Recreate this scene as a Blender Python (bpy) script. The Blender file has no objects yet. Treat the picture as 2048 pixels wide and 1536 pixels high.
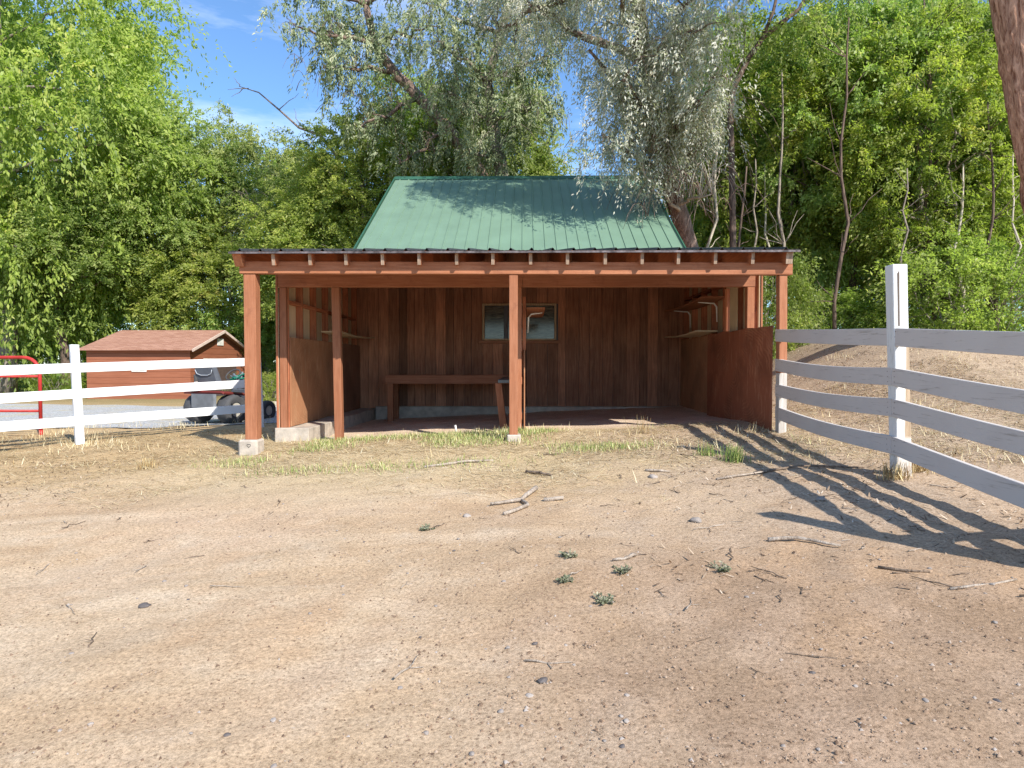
import bpy, bmesh, math, random
import numpy as np
from mathutils import Vector, Matrix, noise as mnoise
R = math.radians
sc = bpy.context.scene
col = sc.collection
rng = np.random.default_rng(7)
random.seed(7)

# ------------------------------------------------------------------ camera, world, sun, exposure
cd = bpy.data.cameras.new("camera"); cam = bpy.data.objects.new("camera", cd); col.objects.link(cam)
cd.sensor_width = 36; cd.lens = 36*1330/2048; cd.clip_start = .05; cd.clip_end = 6000
cam.location = (0, 0, 1.45); cam.rotation_euler = (R(90-1.64), 0, R(1.03))
sc.camera = cam
SUN_AZ, SUN_EL = R(142), R(38)           # clockwise from +Y
w = bpy.data.worlds.new("World"); sc.world = w; w.use_nodes = True
nt = w.node_tree; nt.nodes.clear()
sky = nt.nodes.new("ShaderNodeTexSky"); sky.sky_type = 'NISHITA'; sky.sun_disc = False
sky.sun_elevation = SUN_EL; sky.sun_rotation = SUN_AZ; sky.air_density = 1.0; sky.dust_density = .15; sky.ozone_density = 3.2
tc = nt.nodes.new("ShaderNodeTexCoord"); mp = nt.nodes.new("ShaderNodeMapping")
mp.inputs['Rotation'].default_value = (R(12), R(-35), R(20)); mp.inputs['Scale'].default_value = (1.1, 2.5, 6.5)
nz = nt.nodes.new("ShaderNodeTexNoise"); nz.inputs['Scale'].default_value = 1.6; nz.inputs['Detail'].default_value = 9; nz.inputs['Roughness'].default_value = .6
cr = nt.nodes.new("ShaderNodeMapRange"); cr.inputs['From Min'].default_value = .50; cr.inputs['From Max'].default_value = .95
mx = nt.nodes.new("ShaderNodeMix"); mx.data_type = 'RGBA'; mx.inputs['B'].default_value = (7.5, 8.0, 9.2, 1)
bg = nt.nodes.new("ShaderNodeBackground"); bg.inputs['Strength'].default_value = .14
out = nt.nodes.new("ShaderNodeOutputWorld"); L = nt.links.new
L(tc.outputs['Generated'], mp.inputs[0]); L(mp.outputs[0], nz.inputs['Vector']); L(nz.outputs[0], cr.inputs[0])
tn = nt.nodes.new('ShaderNodeMix'); tn.data_type = 'RGBA'; tn.blend_type = 'MULTIPLY'; tn.inputs[0].default_value = 1; tn.inputs['B'].default_value = (.80, .97, 1.10, 1); L(sky.outputs[0], tn.inputs['A'])
L(cr.outputs[0], mx.inputs['Factor']); L(tn.outputs['Result'], mx.inputs['A']); L(mx.outputs['Result'], bg.inputs[0]); L(bg.outputs[0], out.inputs[0])
sd = bpy.data.lights.new("sun", 'SUN'); sd.energy = 4.6; sd.angle = R(.53); sd.color = (1, .95, .87)
sun = bpy.data.objects.new("sun", sd); col.objects.link(sun)
to_sun = Vector((math.sin(SUN_AZ)*math.cos(SUN_EL), math.cos(SUN_AZ)*math.cos(SUN_EL), math.sin(SUN_EL)))
sun.rotation_euler = to_sun.to_track_quat('Z', 'Y').to_euler()
vs = sc.view_settings; vs.view_transform = 'Standard'; vs.look = 'None'; vs.gamma = 1; vs.exposure = 0.66
sc.render.engine = 'CYCLES'
cy = sc.cycles; cy.max_bounces = 7; cy.diffuse_bounces = 4; cy.glossy_bounces = 3; cy.transmission_bounces = 4; cy.transparent_max_bounces = 4
cy.use_denoising = True; cy.denoising_input_passes = 'RGB_ALBEDO_NORMAL'; cy.denoising_prefilter = 'NONE'

# ------------------------------------------------------------------ materials
def mat(name):
    m = bpy.data.materials.new(name); m.use_nodes = True
    t = m.node_tree; b = t.nodes['Principled BSDF']; b.inputs['Specular IOR Level'].default_value = .25
    return m, t, b
def N(t, k, **kw):
    n = t.nodes.new(k)
    for a, v in kw.items():
        if a in n.inputs: n.inputs[a].default_value = v
        else: setattr(n, a, v)
    return n
def coords(t, scale=(1, 1, 1), rot=(0, 0, 0), kind='Object'):
    c = N(t, "ShaderNodeTexCoord"); m = N(t, "ShaderNodeMapping"); m.inputs['Scale'].default_value = scale; m.inputs['Rotation'].default_value = rot
    t.links.new(c.outputs[kind], m.inputs[0]); return m.outputs[0]
def noise(t, vec, scale, detail=4, rough=.55, dist=0):
    n = N(t, "ShaderNodeTexNoise"); n.inputs['Scale'].default_value = scale; n.inputs['Detail'].default_value = detail
    n.inputs['Roughness'].default_value = rough; n.inputs['Distortion'].default_value = dist; t.links.new(vec, n.inputs['Vector']); return n.outputs[0]
def ramp(t, fac, stops):
    r = N(t, "ShaderNodeValToRGB"); e = r.color_ramp.elements
    while len(e) < len(stops): e.new(.5)
    for i, (p, c) in enumerate(stops): e[i].position = p; e[i].color = (*c, 1) if len(c) == 3 else c
    t.links.new(fac, r.inputs[0]); return r.outputs[0]
def rmap(t, v, a, b, c=0, d=1):
    n = N(t, "ShaderNodeMapRange"); n.inputs[1].default_value = a; n.inputs[2].default_value = b; n.inputs[3].default_value = c; n.inputs[4].default_value = d
    t.links.new(v, n.inputs[0]); return n.outputs[0]
def mixc(t, f, a, b, mode='MIX'):
    n = N(t, "ShaderNodeMix"); n.data_type = 'RGBA'; n.blend_type = mode
    for s, v in (('Factor', f), ('A', a), ('B', b)):
        i = n.inputs[s]
        if s == 'Factor': i = n.inputs[0]
        if hasattr(v, 'node'): t.links.new(v, i)
        else: i.default_value = v if isinstance(v, (int, float)) else (*v, 1)
    return n.outputs['Result']
def mth(t, op, a, b=None):
    n = N(t, "ShaderNodeMath"); n.operation = op
    for i, v in enumerate((a, b)):
        if v is None: continue
        if hasattr(v, 'node'): t.links.new(v, n.inputs[i])
        else: n.inputs[i].default_value = v
    return n.outputs[0]
def bump(t, b, h, strength=.3, dist=.01):
    n = N(t, "ShaderNodeBump"); n.inputs['Strength'].default_value = strength; n.inputs['Distance'].default_value = dist
    t.links.new(h, n.inputs['Height']); t.links.new(n.outputs[0], b.inputs['Normal'])
_w = {}
def wood(cname, c1, c2, axis, rough=.75, island=.0, blotch=None, dirt=None):
    """stained or raw timber, grain along axis"""
    key = (cname, axis)
    if key in _w: return _w[key]
    m, t, b = mat(cname + '_' + axis)
    s = {'x': (.5, 9, 9), 'y': (9, .5, 9), 'z': (9, 9, .5)}[axis]
    v = coords(t, s)
    gnode = noise(t, v, 5, 8, .65, .6)
    g2 = noise(t, coords(t, (1, 1, 1)), 2.2, 4)
    c = ramp(t, gnode, [(.32, c1), (.62, c2)])
    c = mixc(t, rmap(t, g2, .35, .7, 0, .35), c, tuple(x*.62 for x in c1))
    if blotch:
        c = mixc(t, rmap(t, noise(t, coords(t, (1, 1, 1)), 6, 8, .75), .54, .68, 0, .55), c, blotch)
    if island:
        gi = N(t, "ShaderNodeNewGeometry"); r = gi.outputs['Random Per Island']
        c = mixc(t, 1.0, c, ramp(t, r, [(0, (1-island,)*3), (1, (1+island*.6, 1+island*.5, 1+island*.5))]), 'MULTIPLY')
    oi = N(t, "ShaderNodeObjectInfo")
    c = mixc(t, 1.0, c, ramp(t, oi.outputs['Random'], [(0, (.86, .86, .86)), (1, (1.1, 1.1, 1.1))]), 'MULTIPLY')
    t.links.new(c, b.inputs['Base Color']); b.inputs['Roughness'].default_value = rough
    bump(t, b, gnode, .35, .004)
    _w[key] = m; return m
def stain(ax): return wood('red_stain', (.28, .102, .046), (.41, .175, .092), ax, blotch=(.20, .075, .04))
def dstain(ax): return wood('aged_stain', (.30, .10, .05), (.50, .20, .10), ax, island=.4, blotch=(.11, .045, .03))
def backwood(ax): return wood('brown_boards', (.22, .10, .058), (.48, .235, .135), ax, island=.5, blotch=(.30, .13, .075))
def pale(ax): return wood('pale_lumber', (.60, .46, .28), (.74, .60, .40), ax, island=.25)
def weath(ax): return wood('weathered_end', (.20, .12, .075), (.50, .38, .28), ax)
def grey(ax): return wood('bare_grey_wood', (.27, .20, .14), (.45, .36, .27), ax)

def white_paint():
    m, t, b = mat('white_paint')
    v = coords(t, (1, 1, 1)); n1 = noise(t, coords(t, (1, 1, 14)), 4, 8, .7, .5)
    c = mixc(t, rmap(t, n1, .66, .74, 0, .75), (.80, .80, .79), (.42, .36, .29))
    c = mixc(t, rmap(t, noise(t, v, 3, 5), .4, .75, 0, .35), c, (.62, .60, .57))
    t.links.new(c, b.inputs['Base Color']); b.inputs['Roughness'].default_value = .6
    bump(t, b, noise(t, coords(t, (2, 2, 30)), 6, 8, .7), .3, .003)
    return m
WHITE = white_paint()
def white_worn():
    m, t, b = mat('white_worn_post')
    tcn = N(t, "ShaderNodeTexCoord"); sp = N(t, "ShaderNodeSeparateXYZ"); t.links.new(tcn.outputs['Object'], sp.inputs[0])
    n1 = noise(t, coords(t, (14, 14, 1)), 4, 8, .7, .5)
    a = mth(t, 'MULTIPLY', rmap(t, sp.outputs[0], -.012, -.002), rmap(t, sp.outputs[2], 1.06, 1.03))
    a = mth(t, 'MULTIPLY', a, rmap(t, sp.outputs[2], .27, .31))
    bare = ramp(t, n1, [(.3, (.27, .18, .11)), (.65, (.50, .39, .27))])
    c = mixc(t, rmap(t, n1, .57, .66, 0, .8), (.68, .68, .66), (.30, .25, .2))
    c = mixc(t, a, c, bare)
    c = mixc(t, mth(t, 'MULTIPLY', rmap(t, sp.outputs[2], .22, .04), rmap(t, noise(t, coords(t), 9, 6, .7), .35, .6)), c, (.40, .30, .21))
    t.links.new(c, b.inputs['Base Color']); b.inputs['Roughness'].default_value = .7
    bump(t, b, n1, .5, .006); return m
WWORN = white_worn()
def simple(name, c, rough=.5, metal=0, var=.15, scale=6, bmp=0, c2=None):
    m, t, b = mat(name)
    n = noise(t, coords(t), scale, 6, .6)
    k = mixc(t, rmap(t, n, .35, .68), tuple(x*(1-var) for x in c), c2 or tuple(min(1, x*(1+var)) for x in c))
    t.links.new(k, b.inputs['Base Color']); b.inputs['Roughness'].default_value = rough; b.inputs['Metallic'].default_value = metal
    if bmp: bump(t, b, noise(t, coords(t), scale*8, 6, .7), bmp, .006)
    return m
CONC = simple('concrete', (.46, .40, .33), .9, var=.25, scale=7, bmp=.6)
GREEN = simple('green_metal', (.150, .235, .165), .5, 0, var=.08, scale=1.3)
GREEND = simple('green_trim', (.035, .11, .07), .45)
DARKM = simple('dark_roof_metal', (.055, .055, .055), .5, .3)
GREENV = simple('rusty_galvanised', (.30, .30, .28), .45, .7, var=.3)
WMETAL = simple('white_bracket', (.75, .73, .68), .4)
RED = simple('red_gate_paint', (.42, .035, .03), .4, var=.2)
REDP = simple('red_plastic', (.50, .02, .015), .35)
BLACK = simple('tyre_rubber', (.075, .075, .078), .8, bmp=.3)
DGREY = simple('dark_grey_vinyl', (.10, .11, .13), .45)
MGREY = simple('grey_steel', (.22, .23, .25), .4, .5)
def glass():
    m, t, b = mat('window_glass')
    c = ramp(t, noise(t, coords(t, (2, 2, 14), (0, R(8), 0)), 3, 5, .6, 1), [(.35, (.035, .045, .045)), (.6, (.13, .15, .13)), (.8, (.28, .3, .26))])
    t.links.new(c, b.inputs['Base Color']); b.inputs['Roughness'].default_value = .12; b.inputs['Specular IOR Level'].default_value = .6
    return m
GLASS = glass()
def plywood(name, c1, c2, wear):
    m, t, b = mat(name)
    v = coords(t, (1.2, 1.2, .8)); wv = N(t, "ShaderNodeTexWave"); wv.wave_type = 'RINGS'; wv.rings_direction = 'SPHERICAL'
    wv.inputs['Scale'].default_value = 5.5; wv.inputs['Distortion'].default_value = 14; wv.inputs['Detail'].default_value = 3; wv.inputs['Detail Scale'].default_value = .6
    mm = coords(t, (.35, .8, 1.6)); t.links.new(mm, wv.inputs['Vector'])
    c = mixc(t, mth(t, 'MULTIPLY', rmap(t, wv.outputs['Fac'], .2, .9, 0, .9), rmap(t, noise(t, coords(t), 2.6, 3), .50, .62)), c1, c2)
    c = mixc(t, rmap(t, noise(t, coords(t, (6, 6, .7)), 4, 8, .7), .55, .68, 0, .7), c, wear)
    c = mixc(t, rmap(t, noise(t, coords(t), 1.8, 5), .45, .7, 0, .6), c, tuple(x*.4 for x in c1))
    t.links.new(c, b.inputs['Base Color']); b.inputs['Roughness'].default_value = .8
    bump(t, b, noise(t, coords(t, (10, 10, .8)), 5, 8, .7), .4, .004)
    return m
PLYR = plywood('old_red_plywood', (.26, .085, .042), (.38, .145, .072), (.46, .24, .14))
PLYT = plywood('tan_plywood', (.40, .19, .095), (.47, .24, .125), (.62, .43, .25))

def leafmat(name, c1, c2, c3=None, trans=.55):
    m = bpy.data.materials.new(name); m.use_nodes = True; t = m.node_tree; b = t.nodes['Principled BSDF']
    g = N(t, "ShaderNodeAttribute"); g.attribute_name = 'tint'
    st = [(0, c1), (.7, c2)] + ([(1, c3)] if c3 else [])
    c = ramp(t, g.outputs['Fac'], st)
    oi = N(t, "ShaderNodeObjectInfo"); hs = N(t, "ShaderNodeHueSaturation", Saturation=.9); t.links.new(c, hs.inputs['Color'])
    t.links.new(rmap(t, oi.outputs['Random'], 0, 1, .486, .517), hs.inputs['Hue']); t.links.new(rmap(t, oi.outputs['Random'], 0, 1, .95, 1.25), hs.inputs['Value'])
    c = hs.outputs[0]
    t.links.new(c, b.inputs['Base Color']); b.inputs['Roughness'].default_value = .45; b.inputs['Specular IOR Level'].default_value = .35
    tr = N(t, "ShaderNodeBsdfTranslucent"); t.links.new(mixc(t, 1.0, c, (1.1, 1.3, .6), 'MULTIPLY'), tr.inputs[0])
    ms = N(t, "ShaderNodeMixShader"); ms.inputs[0].default_value = trans
    o = t.nodes['Material Output']; t.links.new(b.outputs[0], ms.inputs[1]); t.links.new(tr.outputs[0], ms.inputs[2]); t.links.new(ms.outputs[0], o.inputs[0])
    return m
LF_YG = leafmat('bright_leaves', (.17, .23, .03), (.42, .47, .07), (.58, .50, .14))
LF_G = leafmat('green_leaves', (.16, .24, .05), (.39, .48, .11), (.58, .57, .24))
LF_D = leafmat('dark_leaves', (.11, .17, .035), (.29, .36, .075), (.46, .46, .15))
LF_S = leafmat('silver_leaves', (.40, .39, .32), (.62, .60, .51), (.68, .60, .46), .35)
LF_O = leafmat('olive_leaves', (.15, .19, .045), (.36, .39, .10), (.54, .50, .20), .35)
def barkmat(name, c1, c2, sc_=1):
    m, t, b = mat(name)
    n = noise(t, coords(t, (10*sc_, 10*sc_, 1.6*sc_)), 2.2, 8, .7, .8)
    c = ramp(t, n, [(.36, c1), (.62, c2)]); t.links.new(c, b.inputs['Base Color']); b.inputs['Roughness'].default_value = .9
    bump(t, b, n, .9, .03); return m
BK_G = barkmat('grey_bark', (.12, .095, .075), (.40, .34, .28))
BK_D = barkmat('dark_bark', (.05, .035, .028), (.20, .14, .11))
BK_R = barkmat('red_furrowed_bark', (.16, .06, .03), (.66, .40, .27), .8)
BK_P = barkmat('pale_bark', (.35, .29, .22), (.62, .55, .45))

# ------------------------------------------------------------------ scene helpers
def tag(o, label=None, cat=None, group=None, kind=None):
    if label: o['label'] = label
    if cat: o['category'] = cat
    if group: o['group'] = group
    if kind: o['kind'] = kind
    return o
def empty(name, loc=(0, 0, 0), label=None, cat=None, group=None):
    o = bpy.data.objects.new(name, None); col.objects.link(o); o.location = loc; o.empty_display_size = .2
    return tag(o, label, cat, group)
class MB:
    def __init__(s): s.v = []; s.f = []
    def poly(s, pts, faces):
        k = len(s.v); s.v += [tuple(p) for p in pts]; s.f += [tuple(i+k for i in f) for f in faces]; return s
    def box(s, x0, x1, y0, y1, z0, z1):
        return s.hexa([(x0, y0, z0), (x1, y0, z0), (x1, y1, z0), (x0, y1, z0), (x0, y0, z1), (x1, y0, z1), (x1, y1, z1), (x0, y1, z1)])
    def hexa(s, p): return s.poly(p, [(0, 3, 2, 1), (4, 5, 6, 7), (0, 1, 5, 4), (1, 2, 6, 5), (2, 3, 7, 6), (3, 0, 4, 7)])
    def beam(s, a, b, w, h, up=(0, 0, 1)):
        a = Vector(a); b = Vector(b); d = (b-a).normalized(); u = Vector(up); sd_ = d.cross(u).normalized()*w/2; uu = sd_.normalized().cross(d).normalized()*h/2
        return s.hexa([a-sd_-uu, a+sd_-uu, b+sd_-uu, b-sd_-uu, a-sd_+uu, a+sd_+uu, b+sd_+uu, b-sd_+uu])
    def tube(s, pts, rad, n=8, cap=True):
        pts = [Vector(p) for p in pts]; k = len(s.v); r = rad if hasattr(rad, '__len__') else [rad]*len(pts)
        ref = Vector((.13, .21, 1)); 
        if abs((pts[-1]-pts[0]).normalized().dot(ref.normalized())) > .9: ref = Vector((1, .2, .1))
        for i, p in enumerate(pts):
            d = (pts[min(i+1, len(pts)-1)]-pts[max(i-1, 0)]).normalized(); a = d.cross(ref).normalized(); b = d.cross(a)
            for j in range(n):
                t = 2*math.pi*j/n; s.v.append(tuple(p+(a*math.cos(t)+b*math.sin(t))*r[i]))
        for i in range(len(pts)-1):
            for j in range(n):
                s.f.append((k+i*n+j, k+i*n+(j+1) % n, k+(i+1)*n+(j+1) % n, k+(i+1)*n+j))
        if cap:
            s.f.append(tuple(k+j for j in range(n))[::-1]); s.f.append(tuple(k+(len(pts)-1)*n+j for j in range(n)))
        return s
    def build(s, name, m, parent=None, bevel=0, smooth=False, origin=None):
        me = bpy.data.meshes.new(name); off = Vector(parent.get('_o', (0, 0, 0))) if parent is not None else Vector((0, 0, 0))
        org = Vector(origin) if origin is not None else off
        me.from_pydata([tuple(Vector(p)-org) for p in s.v], [], s.f); me.materials.append(m)
        bm = bmesh.new(); bm.from_mesh(me); bmesh.ops.recalc_face_normals(bm, faces=bm.faces); bm.to_mesh(me); bm.free()
        o = bpy.data.objects.new(name, me); col.objects.link(o)
        if parent is not None: o.parent = parent; o.location = org-off; o['_o'] = tuple(org)
        else: o.location = org; o['_o'] = tuple(org)
        if smooth: me.polygons.foreach_set('use_smooth', [True]*len(me.polygons))
        if bevel:
            b = o.modifiers.new('bevel', 'BEVEL'); b.width = bevel; b.segments = 1; b.limit_method = 'ANGLE'
        return o
def root(name, loc, label, cat, group=None):
    o = empty(name, loc, label, cat, group); o['_o'] = tuple(loc); return o
def arrmesh(name, V, F, m, attr=None, smooth=False):
    """V (n,3), F (k,4) numpy to mesh, tint per face"""
    me = bpy.data.meshes.new(name); nf = len(F); c = F.shape[1]
    me.vertices.add(len(V)); me.vertices.foreach_set('co', V.astype(np.float32).ravel())
    me.loops.add(nf*c); me.loops.foreach_set('vertex_index', F.astype(np.int32).ravel())
    me.polygons.add(nf); me.polygons.foreach_set('loop_start', np.arange(0, nf*c, c, dtype=np.int32))
    if attr is not None:
        a = me.attributes.new('tint', 'FLOAT', 'FACE'); a.data.foreach_set('value', attr.astype(np.float32))
    me.update(calc_edges=True); me.validate()
    if smooth: me.polygons.foreach_set('use_smooth', np.ones(nf, bool))
    me.materials.append(m); return me

# ------------------------------------------------------------------ ground heights
_tab = rng.random((64, 64))
def vnoise(x, y):
    x = np.asarray(x, float); y = np.asarray(y, float)
    xi = np.floor(x).astype(int); yi = np.floor(y).astype(int); fx = x-xi; fy = y-yi; fx = fx*fx*(3-2*fx); fy = fy*fy*(3-2*fy)
    a = _tab[xi % 64, yi % 64]; b = _tab[(xi+1) % 64, yi % 64]; c = _tab[xi % 64, (yi+1) % 64]; d = _tab[(xi+1) % 64, (yi+1) % 64]
    return (a*(1-fx)+b*fx)*(1-fy)+(c*(1-fx)+d*fx)*fy-.5
def sst(x, a, b):
    t = np.clip((np.asarray(x, float)-a)/(b-a), 0, 1); return t*t*(3-2*t)
def gz(x, y, fine=True):
    x = np.asarray(x, float); y = np.asarray(y, float)
    z = .15+.058*np.clip(y, -30, 8)+.043*np.clip(x, -7, 6)
    z = z+1.12*sst(x-.12*(y-8), 3.3, 6.6)*sst(y, 6.6, 13.5)+.1*sst(x, 3.2, 5)*sst(y, 4, 9)
    inside = sst(x, -3.4, -3.0)*(1-sst(x, 2.7, 3.0))*sst(y, 8.2, 8.9)*(1-sst(y, 12.3, 12.8))
    z = z-.03*inside
    near = np.exp(-np.maximum(0, np.hypot(x, y-5)-9)/8)
    z = z+near*(.05*vnoise(x*.8+3, y*.8)+.022*vnoise(x*2.3, y*2.3+9))
    if fine: z = z+near*(.014*vnoise(x*7.1, y*7.1)+.010*vnoise(x*17+5, y*17)+.007*vnoise(x*37, y*37+3))*(1-.5*inside)
    return z
def g(x, y): return float(gz(x, y))

# ================================================================== SETTING
def axis_pts(lo, hi, step, far, grow=1.22):
    a = list(np.arange(lo, hi+1e-6, step)); s = step; p = hi; up = []
    while p < far: s *= grow; p += s; up.append(p)
    s = step; p = lo; dn = []
    while p > -far: s *= grow; p -= s; dn.append(p)
    return np.array(dn[::-1]+a+up)
def ground_mat():
    m, t, b = mat('dirt')
    geo = N(t, "ShaderNodeNewGeometry"); P = geo.outputs['Position']; sp = N(t, "ShaderNodeSeparateXYZ"); t.links.new(P, sp.inputs[0])
    X, Y = sp.outputs[0], sp.outputs[1]
    def pm(scale, rot=(0, 0, 0)):
        q = N(t, "ShaderNodeMapping"); q.inputs['Scale'].default_value = scale; q.inputs['Rotation'].default_value = rot; t.links.new(P, q.inputs[0]); return q.outputs[0]
    big = noise(t, P, .55, 4, .6); med = noise(t, P, 2.4, 7, .65); fine = noise(t, P, 60, 8, .88); spk = noise(t, P, 24, 8, .75)
    trk = noise(t, pm((.35, 1.3, 1), (0, 0, R(-14))), 1.3, 6, .65, .4)
    c = ramp(t, trk, [(.30, (.56, .395, .25)), (.46, (.64, .475, .315)), (.60, (.72, .56, .395)), (.78, (.77, .63, .475))])
    c = mixc(t, rmap(t, big, .50, .66, 0, .65), c, (.66, .49, .35))
    c = mixc(t, rmap(t, med, .52, .72, 0, .5), c, (.76, .635, .49))
    # browner granular soil to the front right
    fr = mth(t, 'MULTIPLY', rmap(t, mth(t, 'ADD', X, mth(t, 'MULTIPLY', big, 2.0)), .2, 1.9), rmap(t, Y, 4.6, 3.4))
    c = mixc(t, mth(t, 'MULTIPLY', fr, .8), c, mixc(t, rmap(t, med, .4, .6), (.37, .25, .165), (.50, .355, .25)))
    # straw litter band before the stalls
    nb = mth(t, 'ADD', Y, mth(t, 'MULTIPLY', big, 2.2)); nb = mth(t, 'ADD', nb, mth(t, 'MULTIPLY', X, .10))
    band = rmap(t, nb, 5.9, 7.3)
    straw = ramp(t, noise(t, pm((3, 9, 1), (0, 0, R(6))), 7, 9, .8, 1.2), [(.3, (.40, .29, .15)), (.5, (.66, .54, .31)), (.72, (.85, .76, .50))])
    left = rmap(t, X, -2.6, -4.2); straw = mixc(t, mth(t, 'MULTIPLY', left, .55), straw, (.58, .36, .14))
    c = mixc(t, mth(t, 'MULTIPLY', band, .6), c, straw)
    # grey brown leaf litter on the right and the mound
    rt = mth(t, 'MULTIPLY', rmap(t, mth(t, 'ADD', X, mth(t, 'MULTIPLY', med, 3.2)), 1.9, 3.6), rmap(t, Y, 3.0, 4.2))
    lit = ramp(t, noise(t, pm((1, 1.6, 1), (0, 0, R(30))), 16, 10, .85, 1), [(.3, (.26, .18, .12)), (.5, (.54, .41, .30)), (.7, (.76, .64, .51))])
    c = mixc(t, mth(t, 'MULTIPLY', rt, .85), c, lit)
    # stall floor
    ins = mth(t, 'MULTIPLY', mth(t, 'MULTIPLY', rmap(t, Y, 8.5, 9.2), rmap(t, Y, 12.9, 12.7)), mth(t, 'MULTIPLY', rmap(t, X, -3.1, -3.0), rmap(t, X, 3.0, 2.9)))
    c = mixc(t, mth(t, 'MULTIPLY', ins, .8), c, mixc(t, rmap(t, med, .35, .65), (.82, .64, .50), (1, .84, .68)))
    # far: dull grass
    far = rmap(t, Y, 17, 24); fgc = ramp(t, noise(t, P, 1.2, 8, .7), [(.35, (.10, .13, .03)), (.6, (.30, .26, .12))])
    c = mixc(t, far, c, fgc)
    red = mth(t, 'MULTIPLY', rmap(t, noise(t, P, .9, 5, .6), .56, .68), rmap(t, Y, 6, 5)); c = mixc(t, mth(t, 'MULTIPLY', red, .6), c, (.60, .40, .24))
    # granular speckle
    c = mixc(t, 1.0, c, ramp(t, fine, [(.36, (.24, .20, .17)), (.44, (.76, .73, .69)), (.52, (1.04, 1.02, .99)), (.63, (1.42, 1.38, 1.32))]), 'MULTIPLY')
    c = mixc(t, rmap(t, spk, .63, .70, 0, .55), c, (.30, .22, .16))
    c = mixc(t, rmap(t, spk, .36, .30, 0, .5), c, (.80, .70, .58))
    c = mixc(t, 1.0, c, (.76, .75, .74), 'MULTIPLY')
    t.links.new(c, b.inputs['Base Color']); b.inputs['Roughness'].default_value = .95; b.inputs['Specular IOR Level'].default_value = .1
    cl = noise(t, P, 11, 5, .6); h = mth(t, 'ADD', mth(t, 'MULTIPLY', spk, 1.5), fine); h = mth(t, 'ADD', h, mth(t, 'MULTIPLY', cl, 1.0)); h = mth(t, 'ADD', h, mth(t, 'MULTIPLY', med, 1.5)); bump(t, b, h, .45, .014)
    return m
xs = axis_pts(-8, 8, .07, 2500); ys = axis_pts(1.2, 14, .07, 2500)
GX, GY = np.meshgrid(xs, ys, indexing='ij')
V = np.stack([GX, GY, gz(GX, GY)], -1).reshape(-1, 3)
ni, nj = GX.shape; I, J = np.meshgrid(np.arange(ni-1), np.arange(nj-1), indexing='ij'); q = (I*nj+J).ravel()
F = np.stack([q, q+nj, q+nj+1, q+1], 1)
me = arrmesh('ground', V, F, ground_mat(), smooth=True)
ground = bpy.data.objects.new('ground', me); col.objects.link(ground); tag(ground, 'bare tan dirt yard rising to a littered bank', None, None, 'structure')

def gravel():
    m, t, b = mat('gravel'); geo = N(t, "ShaderNodeNewGeometry"); P = geo.outputs['Position']
    vo = N(t, "ShaderNodeTexVoronoi"); vo.inputs['Scale'].default_value = 38; t.links.new(P, vo.inputs['Vector'])
    c = mixc(t, .5, (.34, .32, .30), vo.outputs['Color']); hs = N(t, "ShaderNodeHueSaturation", Saturation=.12); t.links.new(c, hs.inputs['Color'])
    c = mixc(t, rmap(t, vo.outputs['Distance'], .3, .8, 0, .5), hs.outputs[0], (.2, .18, .16))
    c = mixc(t, rmap(t, noise(t, P, 1.1, 6, .7), .5, .66, 0, .8), c, (.50, .42, .26))
    t.links.new(c, b.inputs['Base Color']); b.inputs['Roughness'].default_value = .9; bump(t, b, mth(t, 'SUBTRACT', 1.0, vo.outputs['Distance']), .8, .02)
    nx, ny = 70, 60; xx = np.linspace(-30, -3.35, nx); U = np.linspace(0, 1, ny)
    A, B = np.meshgrid(xx, U, indexing='ij'); y0 = 11.6-.02*(A+4)+.35*vnoise(A*.9, A*0+3); y1 = 17.5+.5*vnoise(A*.7, A*0+7)+.12*(-A-4)
    YY = y0+(y1-y0)*B; ZZ = gz(A, YY)+.012
    V = np.stack([A, YY, ZZ], -1).reshape(-1, 3); I, J = np.meshgrid(np.arange(nx-1), np.arange(ny-1), indexing='ij'); q = (I*ny+J).ravel()
    me = arrmesh('gravel_drive', V, np.stack([q, q+ny, q+ny+1, q+1], 1), m, smooth=True)
    o = bpy.data.objects.new('gravel_drive', me); col.objects.link(o); tag(o, 'pale grey gravel drive behind the left fence', None, None, 'structure')
gravel()

# ================================================================== HORSE SHELTER
SH = root('horse_shelter', (-.12, 10, .6), 'red-brown open wooden horse shelter with a green metal roof behind its porch', 'shelter')
def roofz(y): return 2.705+.165*(y-7.27)
def part(mb, name, m, parent=SH, bevel=.004, **k): return mb.build(name, m, parent, bevel, **k)
# front posts
def post(x, y, z0, z1, w=.09, d=.09, lean=0, m=None, name='post'):
    mb = MB(); mb.hexa([(x, y, z0), (x+w, y, z0), (x+w, y+d, z0), (x, y+d, z0), (x+lean, y, z1), (x+w+lean, y, z1), (x+w+lean, y+d, z1), (x+lean, y+d, z1)])
    return part(mb, name, m or stain('z'), origin=(x, y, z0))
post(-3.15, 7.44, .605, 2.475, .135, .135)
post(-.165, 7.44, .665, 2.475, .095, .095)
rp = post(2.835, 7.44, 1.36, 2.443, .088, .10, lean=-.01)
pb = MB().box(2.835, 2.923, 7.44, 7.54, .55, 1.36); o = pb.build('painted_base', wood('worn_white', (.42, .36, .30), (.66, .62, .57), 'z'), rp, .004)
MB().box(-3.21, -2.99, 7.38, 7.60, .36, .607).build('concrete_footing', CONC, SH, .02)
hm = bpy.context.scene.collection and MB(); hm.tube([(-3.085+.011*1.2*math.sin(a)**3*1.6, 7.379, .545+.0013*(13*math.cos(a)-5*math.cos(2*a)-2*math.cos(3*a)-math.cos(4*a))) for a in np.linspace(.25, 6.0, 20)], .0028, 5)
hm.build('painted_mark', DARKM, SH)
MB().box(-.19, -.035, 7.41, 7.58, .45, .668).build('concrete_footing', CONC, SH, .012)
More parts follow.
